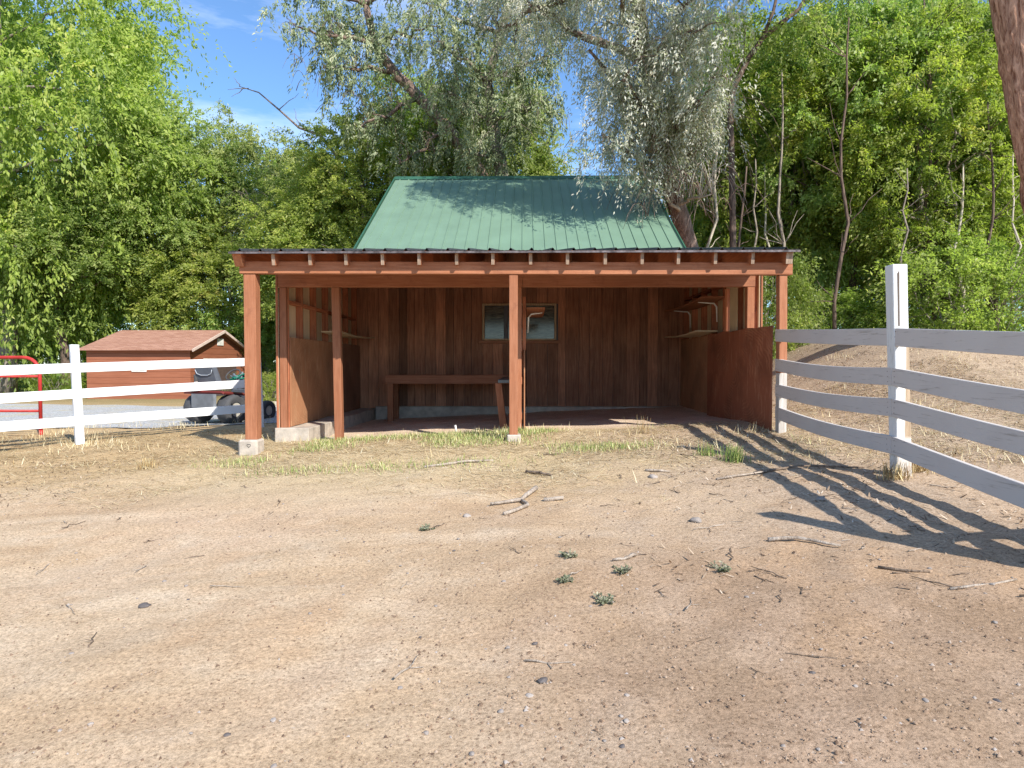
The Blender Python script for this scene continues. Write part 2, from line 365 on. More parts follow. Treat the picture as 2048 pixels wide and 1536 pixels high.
# beams
def beamx(name, x0, x1, y0, y1, z0a, z0b, h, m=None):
    mb = MB().hexa([(x0, y0, z0a), (x1, y0, z0b), (x1, y1, z0b), (x0, y1, z0a), (x0, y0, z0a+h), (x1, y0, z0b+h), (x1, y1, z0b+h), (x0, y1, z0a+h)])
    return part(mb, name, m or stain('x'))
beamx('front_beam', -3.19, 2.965, 7.425, 7.515, 2.475, 2.445, .135)
beamx('inner_beam', -3.115, -.02, 8.36, 8.45, 2.432, 2.430, .29)
beamx('inner_beam', -.017, 2.88, 8.364, 8.454, 2.430, 2.424, .29)
# rafters
for i in range(16):
    x = -3.17+.405*i; wd = .10 if i == 0 else (.075 if i == 15 else .038); jx = random.uniform(-.008, .008)
    if i == 15: x -= .02
    y0 = 7.315+random.uniform(-.012, .015); y1 = 12.72
    zb = lambda y: roofz(y)-.165
    x0 = x-wd/2+jx; x1 = x+wd/2+jx; cut = .02 if i else .09
    mb = MB().poly([(x0, y0+cut, zb(y0)), (x1, y0+cut, zb(y0)), (x1, y0, roofz(y0)-.035), (x0, y0, roofz(y0)-.035), (x0, y1, zb(y1)), (x1, y1, zb(y1)), (x1, y1, roofz(y1)-.035), (x0, y1, roofz(y1)-.035)],
                   [(0, 1, 2, 3), (5, 4, 7, 6), (0, 4, 5, 1), (3, 2, 6, 7), (0, 3, 7, 4), (1, 5, 6, 2)])
    r = part(mb, 'rafter', stain('y'), origin=(x, y0, 2.6))
    if 0 < i:
        e = MB().poly([(x0+.002, y0+cut-.003, zb(y0)+.004), (x1-.002, y0+cut-.003, zb(y0)+.004), (x1-.002, y0-.003, roofz(y0)-.04), (x0+.002, y0-.003, roofz(y0)-.04),
                       (x0+.002, y0+cut+.004, zb(y0)+.004), (x1-.002, y0+cut+.004, zb(y0)+.004), (x1-.002, y0+.004, roofz(y0)-.04), (x0+.002, y0+.004, roofz(y0)-.04)],
                      [(0, 1, 2, 3), (5, 4, 7, 6), (0, 4, 5, 1), (3, 2, 6, 7), (0, 3, 7, 4), (1, 5, 6, 2)])
        e.build('weathered_end', weath('z'), r)
# deck boards under the sheet
mb = MB(); y = 7.285
while y < 12.6:
    wb = .235; mb.hexa([(-3.2, y, roofz(y)-.033), (2.955, y, roofz(y)-.033), (2.955, y+wb, roofz(y+wb)-.033), (-3.2, y+wb, roofz(y+wb)-.033),
                        (-3.2, y, roofz(y)-.012), (2.955, y, roofz(y)-.012), (2.955, y+wb, roofz(y+wb)-.012), (-3.2, y+wb, roofz(y+wb)-.012)]); y += .242
mb.build('roof_board', wood('deck', (.50, .16, .06), (.66, .26, .11), 'x', island=.3), SH)
# corrugated sheet
mb = MB(); prof = []; x = -3.23; per = .2285
def rib(x):
    t = ((x+3.23) % per)/per
    h = .017*max(0, 1-abs(t-.5)/.11) ; h = min(h, .013)*1.9
    h += .005*(1+math.cos(2*math.pi*(t-.5)*5))/2
    return h
X0 = np.linspace(-3.23, 2.975, 560); k0 = len(mb.v)
for yy in (7.262, 10.1, 12.78):
    mb.v += [(x, yy, roofz(yy)+rib(x)-.009) for x in X0]
n = len(X0)
for a in range(2):
    mb.f += [(a*n+i, a*n+i+1, (a+1)*n+i+1, (a+1)*n+i) for i in range(n-1)]
sh = mb.build('roof_sheet', DARKM, SH); so = sh.modifiers.new('t', 'SOLIDIFY'); so.thickness = .003; so.offset = -1
MB().box(-3.235, 2.98, 7.255, 7.270, 2.668, 2.689).build('drip_edge', simple('worn_flashing', (.13, .11, .11), .5, .3, var=.6, scale=14), SH)
# side walls: sheathing, studs, girt, plywood
YW = [8.43, 8.97, 9.55, 10.13, 10.71, 11.29, 11.87]
for s, xi, xo in ((-1, -3.0, -3.09), (1, 2.84, 2.93)):
    mb = MB(); y = 8.37
    while y < 12.05:
        ww = .187; mb.box(*sorted((xo, xo+s*.02)), y, min(y+ww-.001, 12.1), .55, roofz(y)-.04); y += ww
    part(mb, 'siding', pale('z'), bevel=0)
    mb = MB(); y = 8.35
    while y < 12.1:
        ww = .187; mb.box(*sorted((xo+s*.022, xo+s*.04)), y, min(y+ww-.004, 12.12), .5, roofz(y)-.04); y += ww
    part(mb, 'outer_siding', stain('z'), bevel=0)
    for y in YW: part(MB().box(min(xi, xo), max(xi, xo), y, y+.04, .62, roofz(y)-.168), 'stud', dstain('z'), bevel=.003)
    zt = 2.28 if s < 0 else 2.62
    mb = MB()
    for a, b_ in zip(YW[:-1], YW[1:]): mb.box(min(xi, xo)+.002, max(xi, xo)-.002, a+.042, b_-.002, zt-.04, zt)
    part(mb, 'girt', dstain('y'), bevel=.003)
    mb = MB().box(*sorted((xi, xi-s*.006)), 8.5, 8.5, 0, 0) if False else None
# left plywood (tan), right plywood and warped front panel
def sheet(name, m, x, y0, y1, z0, z1, th, jag=0, bow=0, n=24, seed=1):
    mb = MB(); rr = random.Random(seed); top = [z1+rr.uniform(-jag, jag)*(1 if i % 3 else .3) for i in range(n+1)]
    for i in range(n+1):
        u = i/n; yy = y0+(y1-y0)*u; b_ = x+bow*max(0, 1-u/.33)**1.4
        mb.v += [(b_, yy, z0+jag*rr.uniform(-.5, .5)), (b_+th, yy, z0), (b_+th, yy, top[i]), (b_, yy, top[i])]
    for i in range(n):
        a = i*4; c = a+4
        mb.f += [(a, c, c+3, a+3), (a+1, a+2, c+2, c+1), (a+3, c+3, c+2, a+2), (a, a+1, c+1, c)]
    mb.f += [(0, 3, 2, 1), (n*4, n*4+1, n*4+2, n*4+3)]
    return mb.build(name, m, SH, origin=(x, (y0+y1)/2, (z0+z1)/2))
sheet('plywood_panel', PLYT, -2.997, 8.47, 10.9, .66, 1.805, .012)
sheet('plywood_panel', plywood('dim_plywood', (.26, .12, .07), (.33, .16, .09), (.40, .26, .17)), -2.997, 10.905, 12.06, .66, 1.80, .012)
sheet('plywood_panel', PLYT, 2.825, 10.05, 12.06, .64, 1.90, .012)
wp = sheet('warped_plywood', PLYR, 2.752, 7.60, 10.04, .70, 1.90, .014, jag=.012, bow=.055, seed=4)
tag(wp, 'weathered dark red plywood with a ragged top edge')
# corner trim and inner posts
post(-3.105, 8.37, .635, 2.43, .10, .09); post(-3.13, 8.345, .5, 2.43, .022, .03, m=dstain('z'))
post(-2.40, 8.37, .40, 2.43, .10, .09, lean=-.03)
post(2.785, 8.37, .62, 2.424, .09, .09)
post(2.60, 8.60, 1.88, 2.43, .04, .09, m=dstain('z'))
post(-.09, 8.37, .55, 2.43, .06, .09)
part(MB().box(2.826, 2.838, 8.9, 9.37, 1.8, 2.6), 'pale_board', pale('z'), bevel=.002)
# back wall
mb = MB(); x = -3.08
rr = random.Random(5)
while x < 2.92:
    ww = rr.choice((.19, .19, .24, .14)); x1 = min(x+ww, 2.92); yy = 12.1+rr.uniform(0, .008)
    zc = 3.47
    if x1 > -.75 and x < .60:
        mb.box(x, x1-.005, yy, yy+.02, .66, 1.90); mb.box(x, x1-.005, yy, yy+.02, 2.56, zc)
    else: mb.box(x, x1-.005, yy, yy+.02, .66, zc)
    x = x1
part(mb, 'back_wall', backwood('z'), bevel=.002)
part(MB().box(-3.08, 2.92, 12.128, 12.14, .5, 3.47), 'wall_backing', DGREY, bevel=0)
# window
wn = part(MB().box(-.755, .585, 12.05, 12.10, 2.525, 2.562).box(-.755, -.715, 12.05, 12.10, 1.905, 2.525).box(.55, .585, 12.05, 12.10, 1.905, 2.525).box(-.715, .55, 12.05, 12.10, 1.898, 1.925), 'window', wood('window_frame', (.40, .28, .16), (.58, .45, .3), 'z'))
MB().box(-.36, -.29, 12.07, 12.11, 1.925, 2.525).build('mullion', DGREY, wn, .003)
MB().box(-.708, -.365, 12.104, 12.110, 1.927, 2.523).build('pane', GLASS, wn)
MB().box(-.285, .548, 12.098, 12.104, 1.927, 2.523).build('pane', GLASS, wn)
part(MB().box(-.82, .65, 12.035, 12.098, 1.84, 1.893), 'window_sill', backwood('x'))
# concrete sills
def sill(x0, x1, y0, y1, z0, z1a, z1b):
    mb = MB(); n = 12
    for i in range(n+1):
        u = i/n; y = y0+(y1-y0)*u; z1 = z1a+(z1b-z1a)*u+random.uniform(-.008, .008); a = random.uniform(-.008, .008); b_ = random.uniform(-.008, .008)
        mb.v += [(x0+a, y, z0), (x1+b_, y, z0), (x1+b_, y, z1), (x0+a, y, z1)]
    for i in range(n):
        a = i*4; c = a+4; mb.f += [(a, c, c+3, a+3), (a+1, a+2, c+2, c+1), (a+3, c+3, c+2, a+2)]
    mb.f += [(0, 3, 2, 1), (n*4, n*4+1, n*4+2, n*4+3)]
    return part(mb, 'concrete_sill', CONC, bevel=.006)
sill(-3.13, -2.70, 8.30, 12.08, .2, .655, .66); sill(-2.70, -2.05, 8.42, 9.0, .2, .475, .47); sill(2.70, 2.95, 8.5, 12.08, .3, .635, .64)
part(MB().box(-2.69, 2.69, 11.98, 12.12, .3, .70), 'concrete_sill', CONC, bevel=.01)
# shelves
def shelf(x0, x1, y0, y1, z, brk, side, m=None, sag=.03, name='shelf'):
    mb = MB(); n = 10
    for i in range(n+1):
        u = i/n; y = y0+(y1-y0)*u; zz = z-sag*math.sin(u*math.pi)
        mb.v += [(x0, y, zz), (x1, y, zz), (x1, y, zz+.02), (x0, y, zz+.02)]
    for i in range(n):
        a = i*4; c = a+4; mb.f += [(a, c, c+3, a+3), (a+1, a+2, c+2, c+1), (a+3, c+3, c+2, a+2), (a, a+1, c+1, c)]
    mb.f += [(0, 3, 2, 1), (n*4, n*4+1, n*4+2, n*4+3)]
    s = part(mb, name, m or stain('y'), bevel=0)
    for yb in brk:
        wall, tip = (x1, x0+.03) if side > 0 else (x0, x1-.03); d = -side
        b = MB(); b.tube([(tip, yb, z-.035), (wall+d*.07, yb, z-.05), (wall+d*.03, yb, z-.10), (wall+d*.022, yb, z-.32)], [.006, .013, .013, .007], 6)
        b.build('bracket', WMETAL, s, 0, True)
shelf(2.50, 2.83, 9.4, 11.9, 2.395, (9.75, 11.3), 1)
shelf(2.50, 2.82, 9.75, 11.9, 1.935, (), 1, m=pale('y'))
shelf(-2.985, -2.70, 9.75, 12.0, 1.93, (), -1, m=pale('y'))
shelf(.035, .29, 9.2, 10.9, 2.225, (9.5,), -1)
# middle partition
mb = MB()
for z in (.80, 1.25, 1.67, 2.17): mb.box(-.065, -.025, 8.47, 12.02, z-.045, z+.045)
part(mb, 'partition_rail', dstain('y'))
sheet('partition_panel', PLYT, 0.0, 8.47, 10.9, .56, 1.64, .014)
for y in (9.6, 10.8, 11.98): part(MB().box(-.02, -.003, y, y+.09, .6, 2.43 if y > 11 else 2.25), 'stud', dstain('z'), bevel=.003)
part(MB().box(.022, .034, 8.9, 9.6, 1.62, 2.25) if False else MB().box(-.02, .03, 9.5, 9.59, 1.66, 2.42), 'stud', dstain('z'), bevel=.003)
# main building behind
def gr(y): return 3.80+.6075*(y-13.1)
mb = MB(); Xg = []; x = -3.26
while x < 3.085:
    t0 = x; Xg += [(t0, 0), (t0+.10, 0), (t0+.108, .02), (t0+.128, .02), (t0+.136, 0)]; x += .2225
Xg = [p for p in Xg if p[0] < 3.08]+[(3.085, 0)]
n = len(Xg)
for y, z in ((12.65, gr(12.65)), (17.1, gr(17.1)), (21.9, gr(12.3))):
    mb.v += [(a, y, z+h) for a, h in Xg]
for a in range(2): mb.f += [(a*n+i, a*n+i+1, (a+1)*n+i+1, (a+1)*n+i) for i in range(n-1)]
gs = mb.build('green_roof', GREEN, SH); so = gs.modifiers.new('t', 'SOLIDIFY'); so.thickness = .01; so.offset = -1
zr = gr(17.1)
MB().poly([(-3.28, 16.93, zr-.085), (3.10, 16.93, zr-.085), (3.10, 17.1, zr+.04), (-3.28, 17.1, zr+.04), (3.10, 17.27, zr-.085), (-3.28, 17.27, zr-.085),
           (-3.28, 17.1, zr-.02), (3.10, 17.1, zr-.02)], [(0, 1, 2, 3), (3, 2, 4, 5), (0, 3, 6), (5, 6, 3), (1, 7, 2), (4, 2, 7), (0, 6, 7, 1), (5, 4, 7, 6)]).build('ridge_cap', GREEND, gs)
for x in (-3.30, 3.085):
    MB().beam((x+.01, 12.65, gr(12.65)-.03), (x+.01, 17.1, zr-.03), .025, .13).build('rake_trim', GREEND, gs)
    MB().beam((x+.01, 21.9, gr(12.3)-.03), (x+.01, 17.1, zr-.03), .025, .13).build('rake_trim', GREEND, gs)
for x in (-3.12, 2.93):
    mb = MB(); 
    for i in range(26):
        y = 12.12+i*.37; y1 = y+.365; f_ = lambda yy: (gr(yy) if yy < 17.1 else zr-.6075*(yy-17.1)*.96)-.05
        if y1 > 21.7: break
        mb.hexa([(x, y, .3), (x+.04, y, .3), (x+.04, y1, .3), (x, y1, .3), (x, y, f_(y)), (x+.04, y, f_(y)), (x+.04, y1, f_(y1)), (x, y1, f_(y1))])
    part(mb, 'gable_wall', stain('z'), bevel=0)
part(MB().box(-3.12, 2.97, 21.6, 21.64, .3, 3.2), 'rear_wall', stain('x'), bevel=0)

# ================================================================== WORKBENCH
WB = root('workbench', (-1.1, 11.4, .5), 'long brown wooden workbench against the back wall of the left stall', 'workbench')
MB().box(-2.36, .02, 11.28, 11.90, 1.235, 1.275).build('bench_top', dstain('x'), WB, .004)
MB().box(-2.36, -.02, 11.245, 11.278, 1.13, 1.278).build('apron', wood('bench_face', (.30, .12, .065), (.42, .19, .11), 'x'), WB, .004)
MB().box(-2.33, -2.23, 11.28, 11.37, .44, 1.232).build('leg', stain('z'), WB, .004)
MB().box(-2.33, -2.24, 11.80, 11.89, .44, 1.232).build('leg', stain('z'), WB, .004)
MB().box(-.36, -.075, 9.20, 11.24, 1.20, 1.245).build('side_top', wood('blue_grey_board', (.12, .15, .16), (.24, .27, .27), 'y'), WB, .004)
MB().hexa([(-.325, 9.2, .5), (-.225, 9.2, .5), (-.225, 9.29, .5), (-.325, 9.29, .5), (-.40, 9.2, 1.198), (-.31, 9.2, 1.198), (-.31, 9.29, 1.198), (-.40, 9.29, 1.198)]).build('leg', stain('z'), WB, .004)
# white pvc stub on the stall floor
ps = MB().tube([(-.91, 8.93, g(-.91, 8.93)-.02), (-.925, 8.93, g(-.91, 8.93)+.10)], .014, 8).build('pipe_stub', WMETAL, None, 0, True)
tag(ps, 'short white pipe stub sticking up from the stall floor', 'pipe')

# ================================================================== RIGHT FENCE
DRKW = simple('split_wood', (.13, .10, .08), .9)
FR = root('board_fence', (2.9, 5.18, g(2.9, 5.18)), 'white four-rail board fence running from the shelter toward the viewer on the right', 'fence')
NAIL = None; FY = [7.56, 5.18, 2.75]
TOP = [[1.852, 1.734, 1.565, 1.41, 1.25], [1.522, 1.43, 1.235, 1.08, .93], [1.237, 1.191, 1.0, .84, .69], [.984, .901, .695, .54, .38]]
for r in range(4):
    for k in range(2):
        n = 12; mb = MB(); a, b_ = FY[k], FY[k+1]; za, zb2 = TOP[r][k], TOP[r][k+1]; bow = random.uniform(-.012, .012)
        for i in range(n+1):
            u = i/n; y = a+(b_-a)*u+(.003 if i == n else 0)*1; z = za+(zb2-za)*u-.03*math.sin(math.pi*u)*(1 if r else .2)*(1 if k == 0 else .5); xx = 2.828+bow*math.sin(math.pi*u)+.003*r
            if i == 0: y -= .003
            mb.v += [(xx, y, z-.138), (xx+.034, y, z-.138), (xx+.034, y, z), (xx, y, z)]
        for i in range(n):
            p = i*4; c = p+4; mb.f += [(p, c, c+3, p+3), (p+1, p+2, c+2, c+1), (p+3, c+3, c+2, p+2), (p, p+1, c+1, c)]
        mb.f += [(0, 3, 2, 1), (n*4, n*4+1, n*4+2, n*4+3)]
        WR = globals().get('WRAIL')
        if WR is None:
            m, t, b = mat('white_rail'); n1 = noise(t, coords(t, (14, .8, 14)), 4, 8, .7, .5)
            c = mixc(t, rmap(t, n1, .57, .67, 0, .75), (.58, .53, .49), (.27, .23, .19)); c = mixc(t, rmap(t, noise(t, coords(t), 3, 5), .4, .75, 0, .4), c, (.50, .44, .40))
            t.links.new(c, b.inputs['Base Color']); b.inputs['Roughness'].default_value = .6; bump(t, b, n1, .4, .003); WRAIL = WR = m
        ra = mb.build('rail', WR, FR, .003, origin=(2.85, (a+b_)/2, za))
        for ye, ze_ in ((a-.05, za), (b_+.05, zb2)):
            for dz in (.03, .07, .11):
                nl = NAIL.copy() if NAIL else None
                if nl is None: nl = MB().tube([(-.001, 0, 0), (.003, 0, 0)], .0035, 6).build('nail', simple('nail_rust', (.10, .06, .04), .7), None); NAIL = nl
                else: col.objects.link(nl)
                nl.parent = ra; nl.location = Vector((2.8275+.003*r, ye+random.uniform(-.008, .008), ze_-dz))-Vector((2.85, (a+b_)/2, za))
    ra = MB().hexa([(2.87, 2.70, TOP[r][2]-.138), (5.3, 2.72, TOP[r][2]-.05), (5.3, 2.755, TOP[r][2]-.05), (2.87, 2.735, TOP[r][2]-.138), (2.87, 2.70, TOP[r][2]), (5.3, 2.72, TOP[r][2]+.088), (5.3, 2.755, TOP[r][2]+.088), (2.87, 2.735, TOP[r][2])]).build('rail', WR, FR, .003, origin=(4, 2.7, TOP[r][2]))
for x0, y, h in ((2.871, 5.13, 1.62), (2.871, 2.74, 1.6), (5.3, 2.74, 1.5)):
    z0 = g(2.9, y)-.15; z1 = z0+.15+h; ln = -.07
    mb = MB(); n = 8
    for i in range(n+1):
        u = i/n; z = z0+(z1-z0)*u; l = ln*u; j = .002*random.uniform(-1, 1)
        mb.v += [(x0+l+j, y, z), (x0+.112+l+j, y, z), (x0+.112+l, y+.11, z), (x0+l, y+.11, z)]
    for i in range(n):
        for a in range(4): mb.f.append((i*4+a, i*4+(a+1) % 4, i*4+4+(a+1) % 4, i*4+4+a))
    mb.f += [(0, 3, 2, 1), (n*4, n*4+1, n*4+2, n*4+3)]
    po = mb.build('post', WWORN, FR, .005, origin=(x0+.05, y, z0+.15))
    if y > 5: MB().poly([(x0-.02, y-.002, z0+1.30), (x0-.008, y-.002, z0+1.30), (x0-.020, y-.002, z1-.05), (x0-.034, y-.002, z1-.07), (x0-.02, y+.002, z0+1.30), (x0-.008, y+.002, z0+1.30), (x0-.020, y+.002, z1-.05), (x0-.034, y+.002, z1-.07)], [(0, 1, 2, 3), (5, 4, 7, 6), (0, 4, 5, 1), (3, 2, 6, 7), (0, 3, 7, 4), (1, 5, 6, 2)]).build('drying_split', DRKW, po)
    # drying split along the face of the visible post
# ================================================================== LEFT FENCE
FL = root('board_fence', (-6.22, 9.14, g(-6.22, 9.14)), 'white three-rail board fence in front of the small red shed', 'fence')
pts = [(-4.40, 10.93), (-6.22, 9.14), (-7.95, 7.43), (-9.7, 5.7)]
ZT = [[1.57, 1.475, 1.38, 1.28], [1.215, 1.115, 1.01, .91], [.805, .735, .66, .58]]
for r in range(3):
    for k in range(3):
        a = pts[k]; b_ = pts[k+1]
        mb = MB().beam((a[0], a[1], ZT[r][k]-.065), (b_[0], b_[1], ZT[r][k+1]-.065), .034, .13)
        mb.build('rail', WHITE, FL, .003, origin=((a[0]+b_[0])/2, (a[1]+b_[1])/2, ZT[r][k]))
for k, (x, y) in enumerate(pts):
    z0 = g(x, y)-.1; z1 = z0+.1+1.39
    mb = MB(); c, s_ = math.cos(R(44.5)), math.sin(R(44.5)); hw = .052
    q = [(-hw, -hw), (hw, -hw), (hw, hw), (-hw, hw)]
    lo = [(x+.03+a*c-b*s_, y+a*s_+b*c, z0) for a, b in q]; hi = [(x-.03+a*c-b*s_, y+a*s_+b*c, z1) for a, b in q]
    mb.hexa(lo+hi).build('post', WHITE, FL, .006, origin=(x, y, z0))

# ================================================================== RED GATE
GT = root('tube_gate', (-9, 10.4, g(-9, 10.4)), 'red tubular steel gate behind the left fence', 'gate')
gx, gy = -7.67, 10.4
MB().tube([(gx-3.6, gy, 1.57)]+[(gx-.25+.25*math.sin(a), gy, 1.32+.25*math.cos(a)) for a in np.linspace(0, math.pi/2, 7)]+[(gx, gy, .40)], .027, 10).build('gate_frame', RED, GT, 0, True)
for z in (1.27, .98, .72, .45): MB().tube([(gx-3.6, gy, z), (gx, gy, z)], .021, 8).build('cross_bar', RED, GT, 0, True)
MB().tube([(gx, gy, g(gx, gy)-.05), (gx, gy, .42)], .03, 8).build('gate_foot', RED, GT, 0, True)

# ================================================================== SMALL RED SHED
SS = root('garden_shed', (-13, 24, .3), 'low orange-red shed with a brown shingle roof beyond the left fence', 'shed')
x0, x1, y0, y1, zb_, ze, zk = -14.7, -11.18, 22.1, 26.5, .28, 2.0, 2.68; ym = 24.3
def siding_mat():
    m, t, b = mat('lap_siding'); geo = N(t, "ShaderNodeNewGeometry"); sp = N(t, "ShaderNodeSeparateXYZ"); t.links.new(geo.outputs['Position'], sp.inputs[0])
    f = mth(t, 'FRACT', mth(t, 'MULTIPLY', sp.outputs[2], 4.9)); gap = rmap(t, f, .07, .02)
    c = ramp(t, noise(t, coords(t, (.6, .6, 8)), 3, 6, .6), [(.3, (.26, .09, .046)), (.7, (.34, .13, .072))])
    c = mixc(t, gap, c, (.10, .03, .015)); t.links.new(c, b.inputs['Base Color']); b.inputs['Roughness'].default_value = .7
    bump(t, b, f, .8, .012); return m
SID = siding_mat()
MB().poly([(x0, y0, zb_), (x1, y0, zb_), (x1, y1, zb_), (x0, y1, zb_), (x0, y0, ze), (x1, y0, ze), (x1, y1, ze), (x0, y1, ze), (x0, ym, zk-.02), (x1, ym, zk-.02)],
          [(0, 1, 5, 4), (1, 2, 6, 9, 5), (2, 3, 7, 6), (3, 0, 4, 8, 7), (0, 3, 2, 1), (4, 5, 9, 8), (6, 7, 8, 9)]).build('wall', SID, SS, 0)
def shingle():
    m, t, b = mat('brown_shingles'); br = N(t, "ShaderNodeTexBrick"); t.links.new(coords(t, (1, 1, 1), (R(90-71), 0, 0)), br.inputs['Vector'])
    br.inputs['Scale'].default_value = 3.2; br.inputs['Color1'].default_value = (.27, .12, .075, 1); br.inputs['Color2'].default_value = (.44, .24, .17, 1); br.inputs['Mortar'].default_value = (.13, .07, .05, 1)
    br.inputs['Mortar Size'].default_value = .03; br.inputs['Row Height'].default_value = .3; br.inputs['Brick Width'].default_value = .8
    c = mixc(t, .45, br.outputs['Color'], ramp(t, noise(t, coords(t, (1, 4, 1)), 2.5, 8, .8), [(.35, (.26, .12, .08)), (.65, (.52, .30, .22))]))
    t.links.new(c, b.inputs['Base Color']); b.inputs['Roughness'].default_value = .95; return m
SHI = shingle(); ov = .22; k_ = (zk-ze)/(ym-y0); th = .05
rfm = MB()
rfm.hexa([(x0-.15, y0-ov, ze-ov*k_), (x1+.18, y0-ov, ze-ov*k_), (x1+.18, ym, zk), (x0-.15, ym, zk), (x0-.15, y0-ov, ze-ov*k_+th), (x1+.18, y0-ov, ze-ov*k_+th), (x1+.18, ym, zk+th), (x0-.15, ym, zk+th)])
rfm.hexa([(x0-.15, ym, zk), (x1+.18, ym, zk), (x1+.18, y1+ov, ze-ov*k_), (x0-.15, y1+ov, ze-ov*k_), (x0-.15, ym, zk+th), (x1+.18, ym, zk+th), (x1+.18, y1+ov, ze-ov*k_+th), (x0-.15, y1+ov, ze-ov*k_+th)])
rfm.build('roof', SHI, SS)
PTRIM = simple('pale_trim', (.66, .52, .45), .7)
MB().beam((x1+.19, y0-ov, ze-ov*k_+.0), (x1+.19, ym, zk), .03, .09).build('rake_trim', PTRIM, SS)
MB().beam((x1+.19, y1+ov, ze-ov*k_), (x1+.19, ym, zk), .03, .09).build('rake_trim', PTRIM, SS)
MB().box(x1, x1+.03, 24.06, 24.54, 2.16, 2.42).build('gable_vent', WMETAL, SS, .01)
dr = MB().box(x1+.002, x1+.03, 23.0, 25.6, zb_, 1.62).build('door', simple('door_dark', (.10, .07, .06), .6), SS)
MB().box(x1+.03, x1+.05, 22.95, 25.65, 1.60, 1.68).build('lintel', WMETAL, dr)
wv = MB().box(-13.16, -12.66, y0-.03, y0-.002, 1.22, 1.50).build('wall_vent', WMETAL, SS, .004)
MB().box(-13.11, -12.93, y0-.036, y0-.031, 1.27, 1.36).box(-12.89, -12.71, y0-.036, y0-.031, 1.27, 1.36).build('slot', BLACK, wv)
tag(SS, None)
tm = MB().box(-7.4, -3.6, 17.6, 17.75, g(-5.5, 17.6)-.05, g(-5.5, 17.6)+.10).build('border_timber', CONC, None, .01)
tag(tm, 'long pale kerb timber edging the far side of the gravel drive', 'kerb timber')

# ================================================================== RIDING MOWER
mx0, my0 = -5.76, 12.3; mz = g(mx0, my0)+.01
MW = root('riding_mower', (mx0, my0, mz), 'riding mower with a grey seat parked behind the left fence by the front post', 'mower'); MW.rotation_euler[2] = R(-20)
MW['_o'] = (0, 0, 0)
def tyre(name, x, y, r, w, parent=MW):
    mb = MB(); prof = [(r*.5, w*.42), (r*.8, w*.5), (r*.95, w*.45), (r, w*.25), (r*1.0, 0), (r, -w*.25), (r*.95, -w*.45), (r*.8, -w*.5), (r*.5, -w*.42)]; n = 28
    for i in range(n):
        a = 2*math.pi*i/n
        for rr_, xx in prof:
            q_ = rr_*(1+(.025 if (i % 2 and rr_ > r*.9) else 0)); mb.v.append((x+xx, y+q_*math.cos(a), r+q_*math.sin(a)))
    k = len(prof)
    for i in range(n):
        for j in range(k-1): mb.f.append((i*k+j, ((i+1) % n)*k+j, ((i+1) % n)*k+j+1, i*k+j+1))
    w_ = mb.build(name, BLACK, parent, 0, True)
    h = MB().tube([(x-w*.36, y, r), (x+w*.36, y, r)], r*.52, 16).build('rim', simple('cream_rim', (.45, .42, .36), .4), w_, .004)
tyre('tyre', -.39, 0, .27, .28); tyre('tyre', .39, 0, .27, .28); tyre('tyre', -.36, .95, .19, .16); tyre('tyre', .36, .95, .19, .16)
MB().box(-.25, .25, -.2, 1.05, .24, .34).build('chassis', MGREY, MW, .01)
MB().hexa([(-.52, -.30, .56), (.50, -.30, .56), (.36, .45, .50), (-.42, .45, .50), (-.46, -.28, .62), (.44, -.28, .62), (.34, .4, .56), (-.40, .4, .56)]).build('fender', simple('dark_red_fender', (.16, .03, .025), .4), MW, .03)
MB().hexa([(-.26, -.31, .30), (.26, -.31, .30), (.30, -.27, .30), (-.30, -.27, .30), (-.26, -.31, .56), (.26, -.31, .56), (.30, -.27, .56), (-.30, -.27, .56)]).build('rear_plate', MGREY, MW, .005)
st = MB().hexa([(-.27, -.12, .66), (.27, -.12, .66), (.24, .34, .66), (-.24, .34, .66), (-.27, -.12, .76), (.27, -.12, .76), (.24, .34, .74), (-.24, .34, .74)]).build('seat', DGREY, MW, .03)
bk = MB().hexa([(-.30, -.20, .70), (.30, -.20, .70), (.30, -.06, .70), (-.30, -.06, .70), (-.24, -.28, 1.08), (.24, -.28, 1.08), (.24, -.18, 1.10), (-.24, -.18, 1.10)]).build('backrest', DGREY, MW, .04)
MB().tube([(-.2, -.275, 1.0), (-.17, -.262, .93), (-.08, -.255, .9), (.08, -.255, .9), (.17, -.262, .93), (.2, -.275, 1.0)], .007, 6).build('piping', simple('pale_piping', (.45, .48, .52)), bk, 0, True)
MB().hexa([(-.26, .6, .3), (.20, .6, .3), (.14, 1.15, .3), (-.24, 1.15, .3), (-.24, .6, .66), (.18, .6, .66), (.10, 1.15, .50), (-.20, 1.15, .50)]).build('hood', DGREY, MW, .05)
MB().tube([(-.05, .65, .6), (-.05, .5, .9)], .02, 8).tube([(.15*math.cos(a)-.05, .50+.1*math.sin(a), .9+.10*math.sin(a)) for a in np.linspace(0, 2*math.pi, 17)], .014, 6, False).build('steering_wheel', BLACK, MW, 0, True)
MB().box(-.48, .30, .30, .75, .12, .24).build('mower_deck', MGREY, MW, .04)
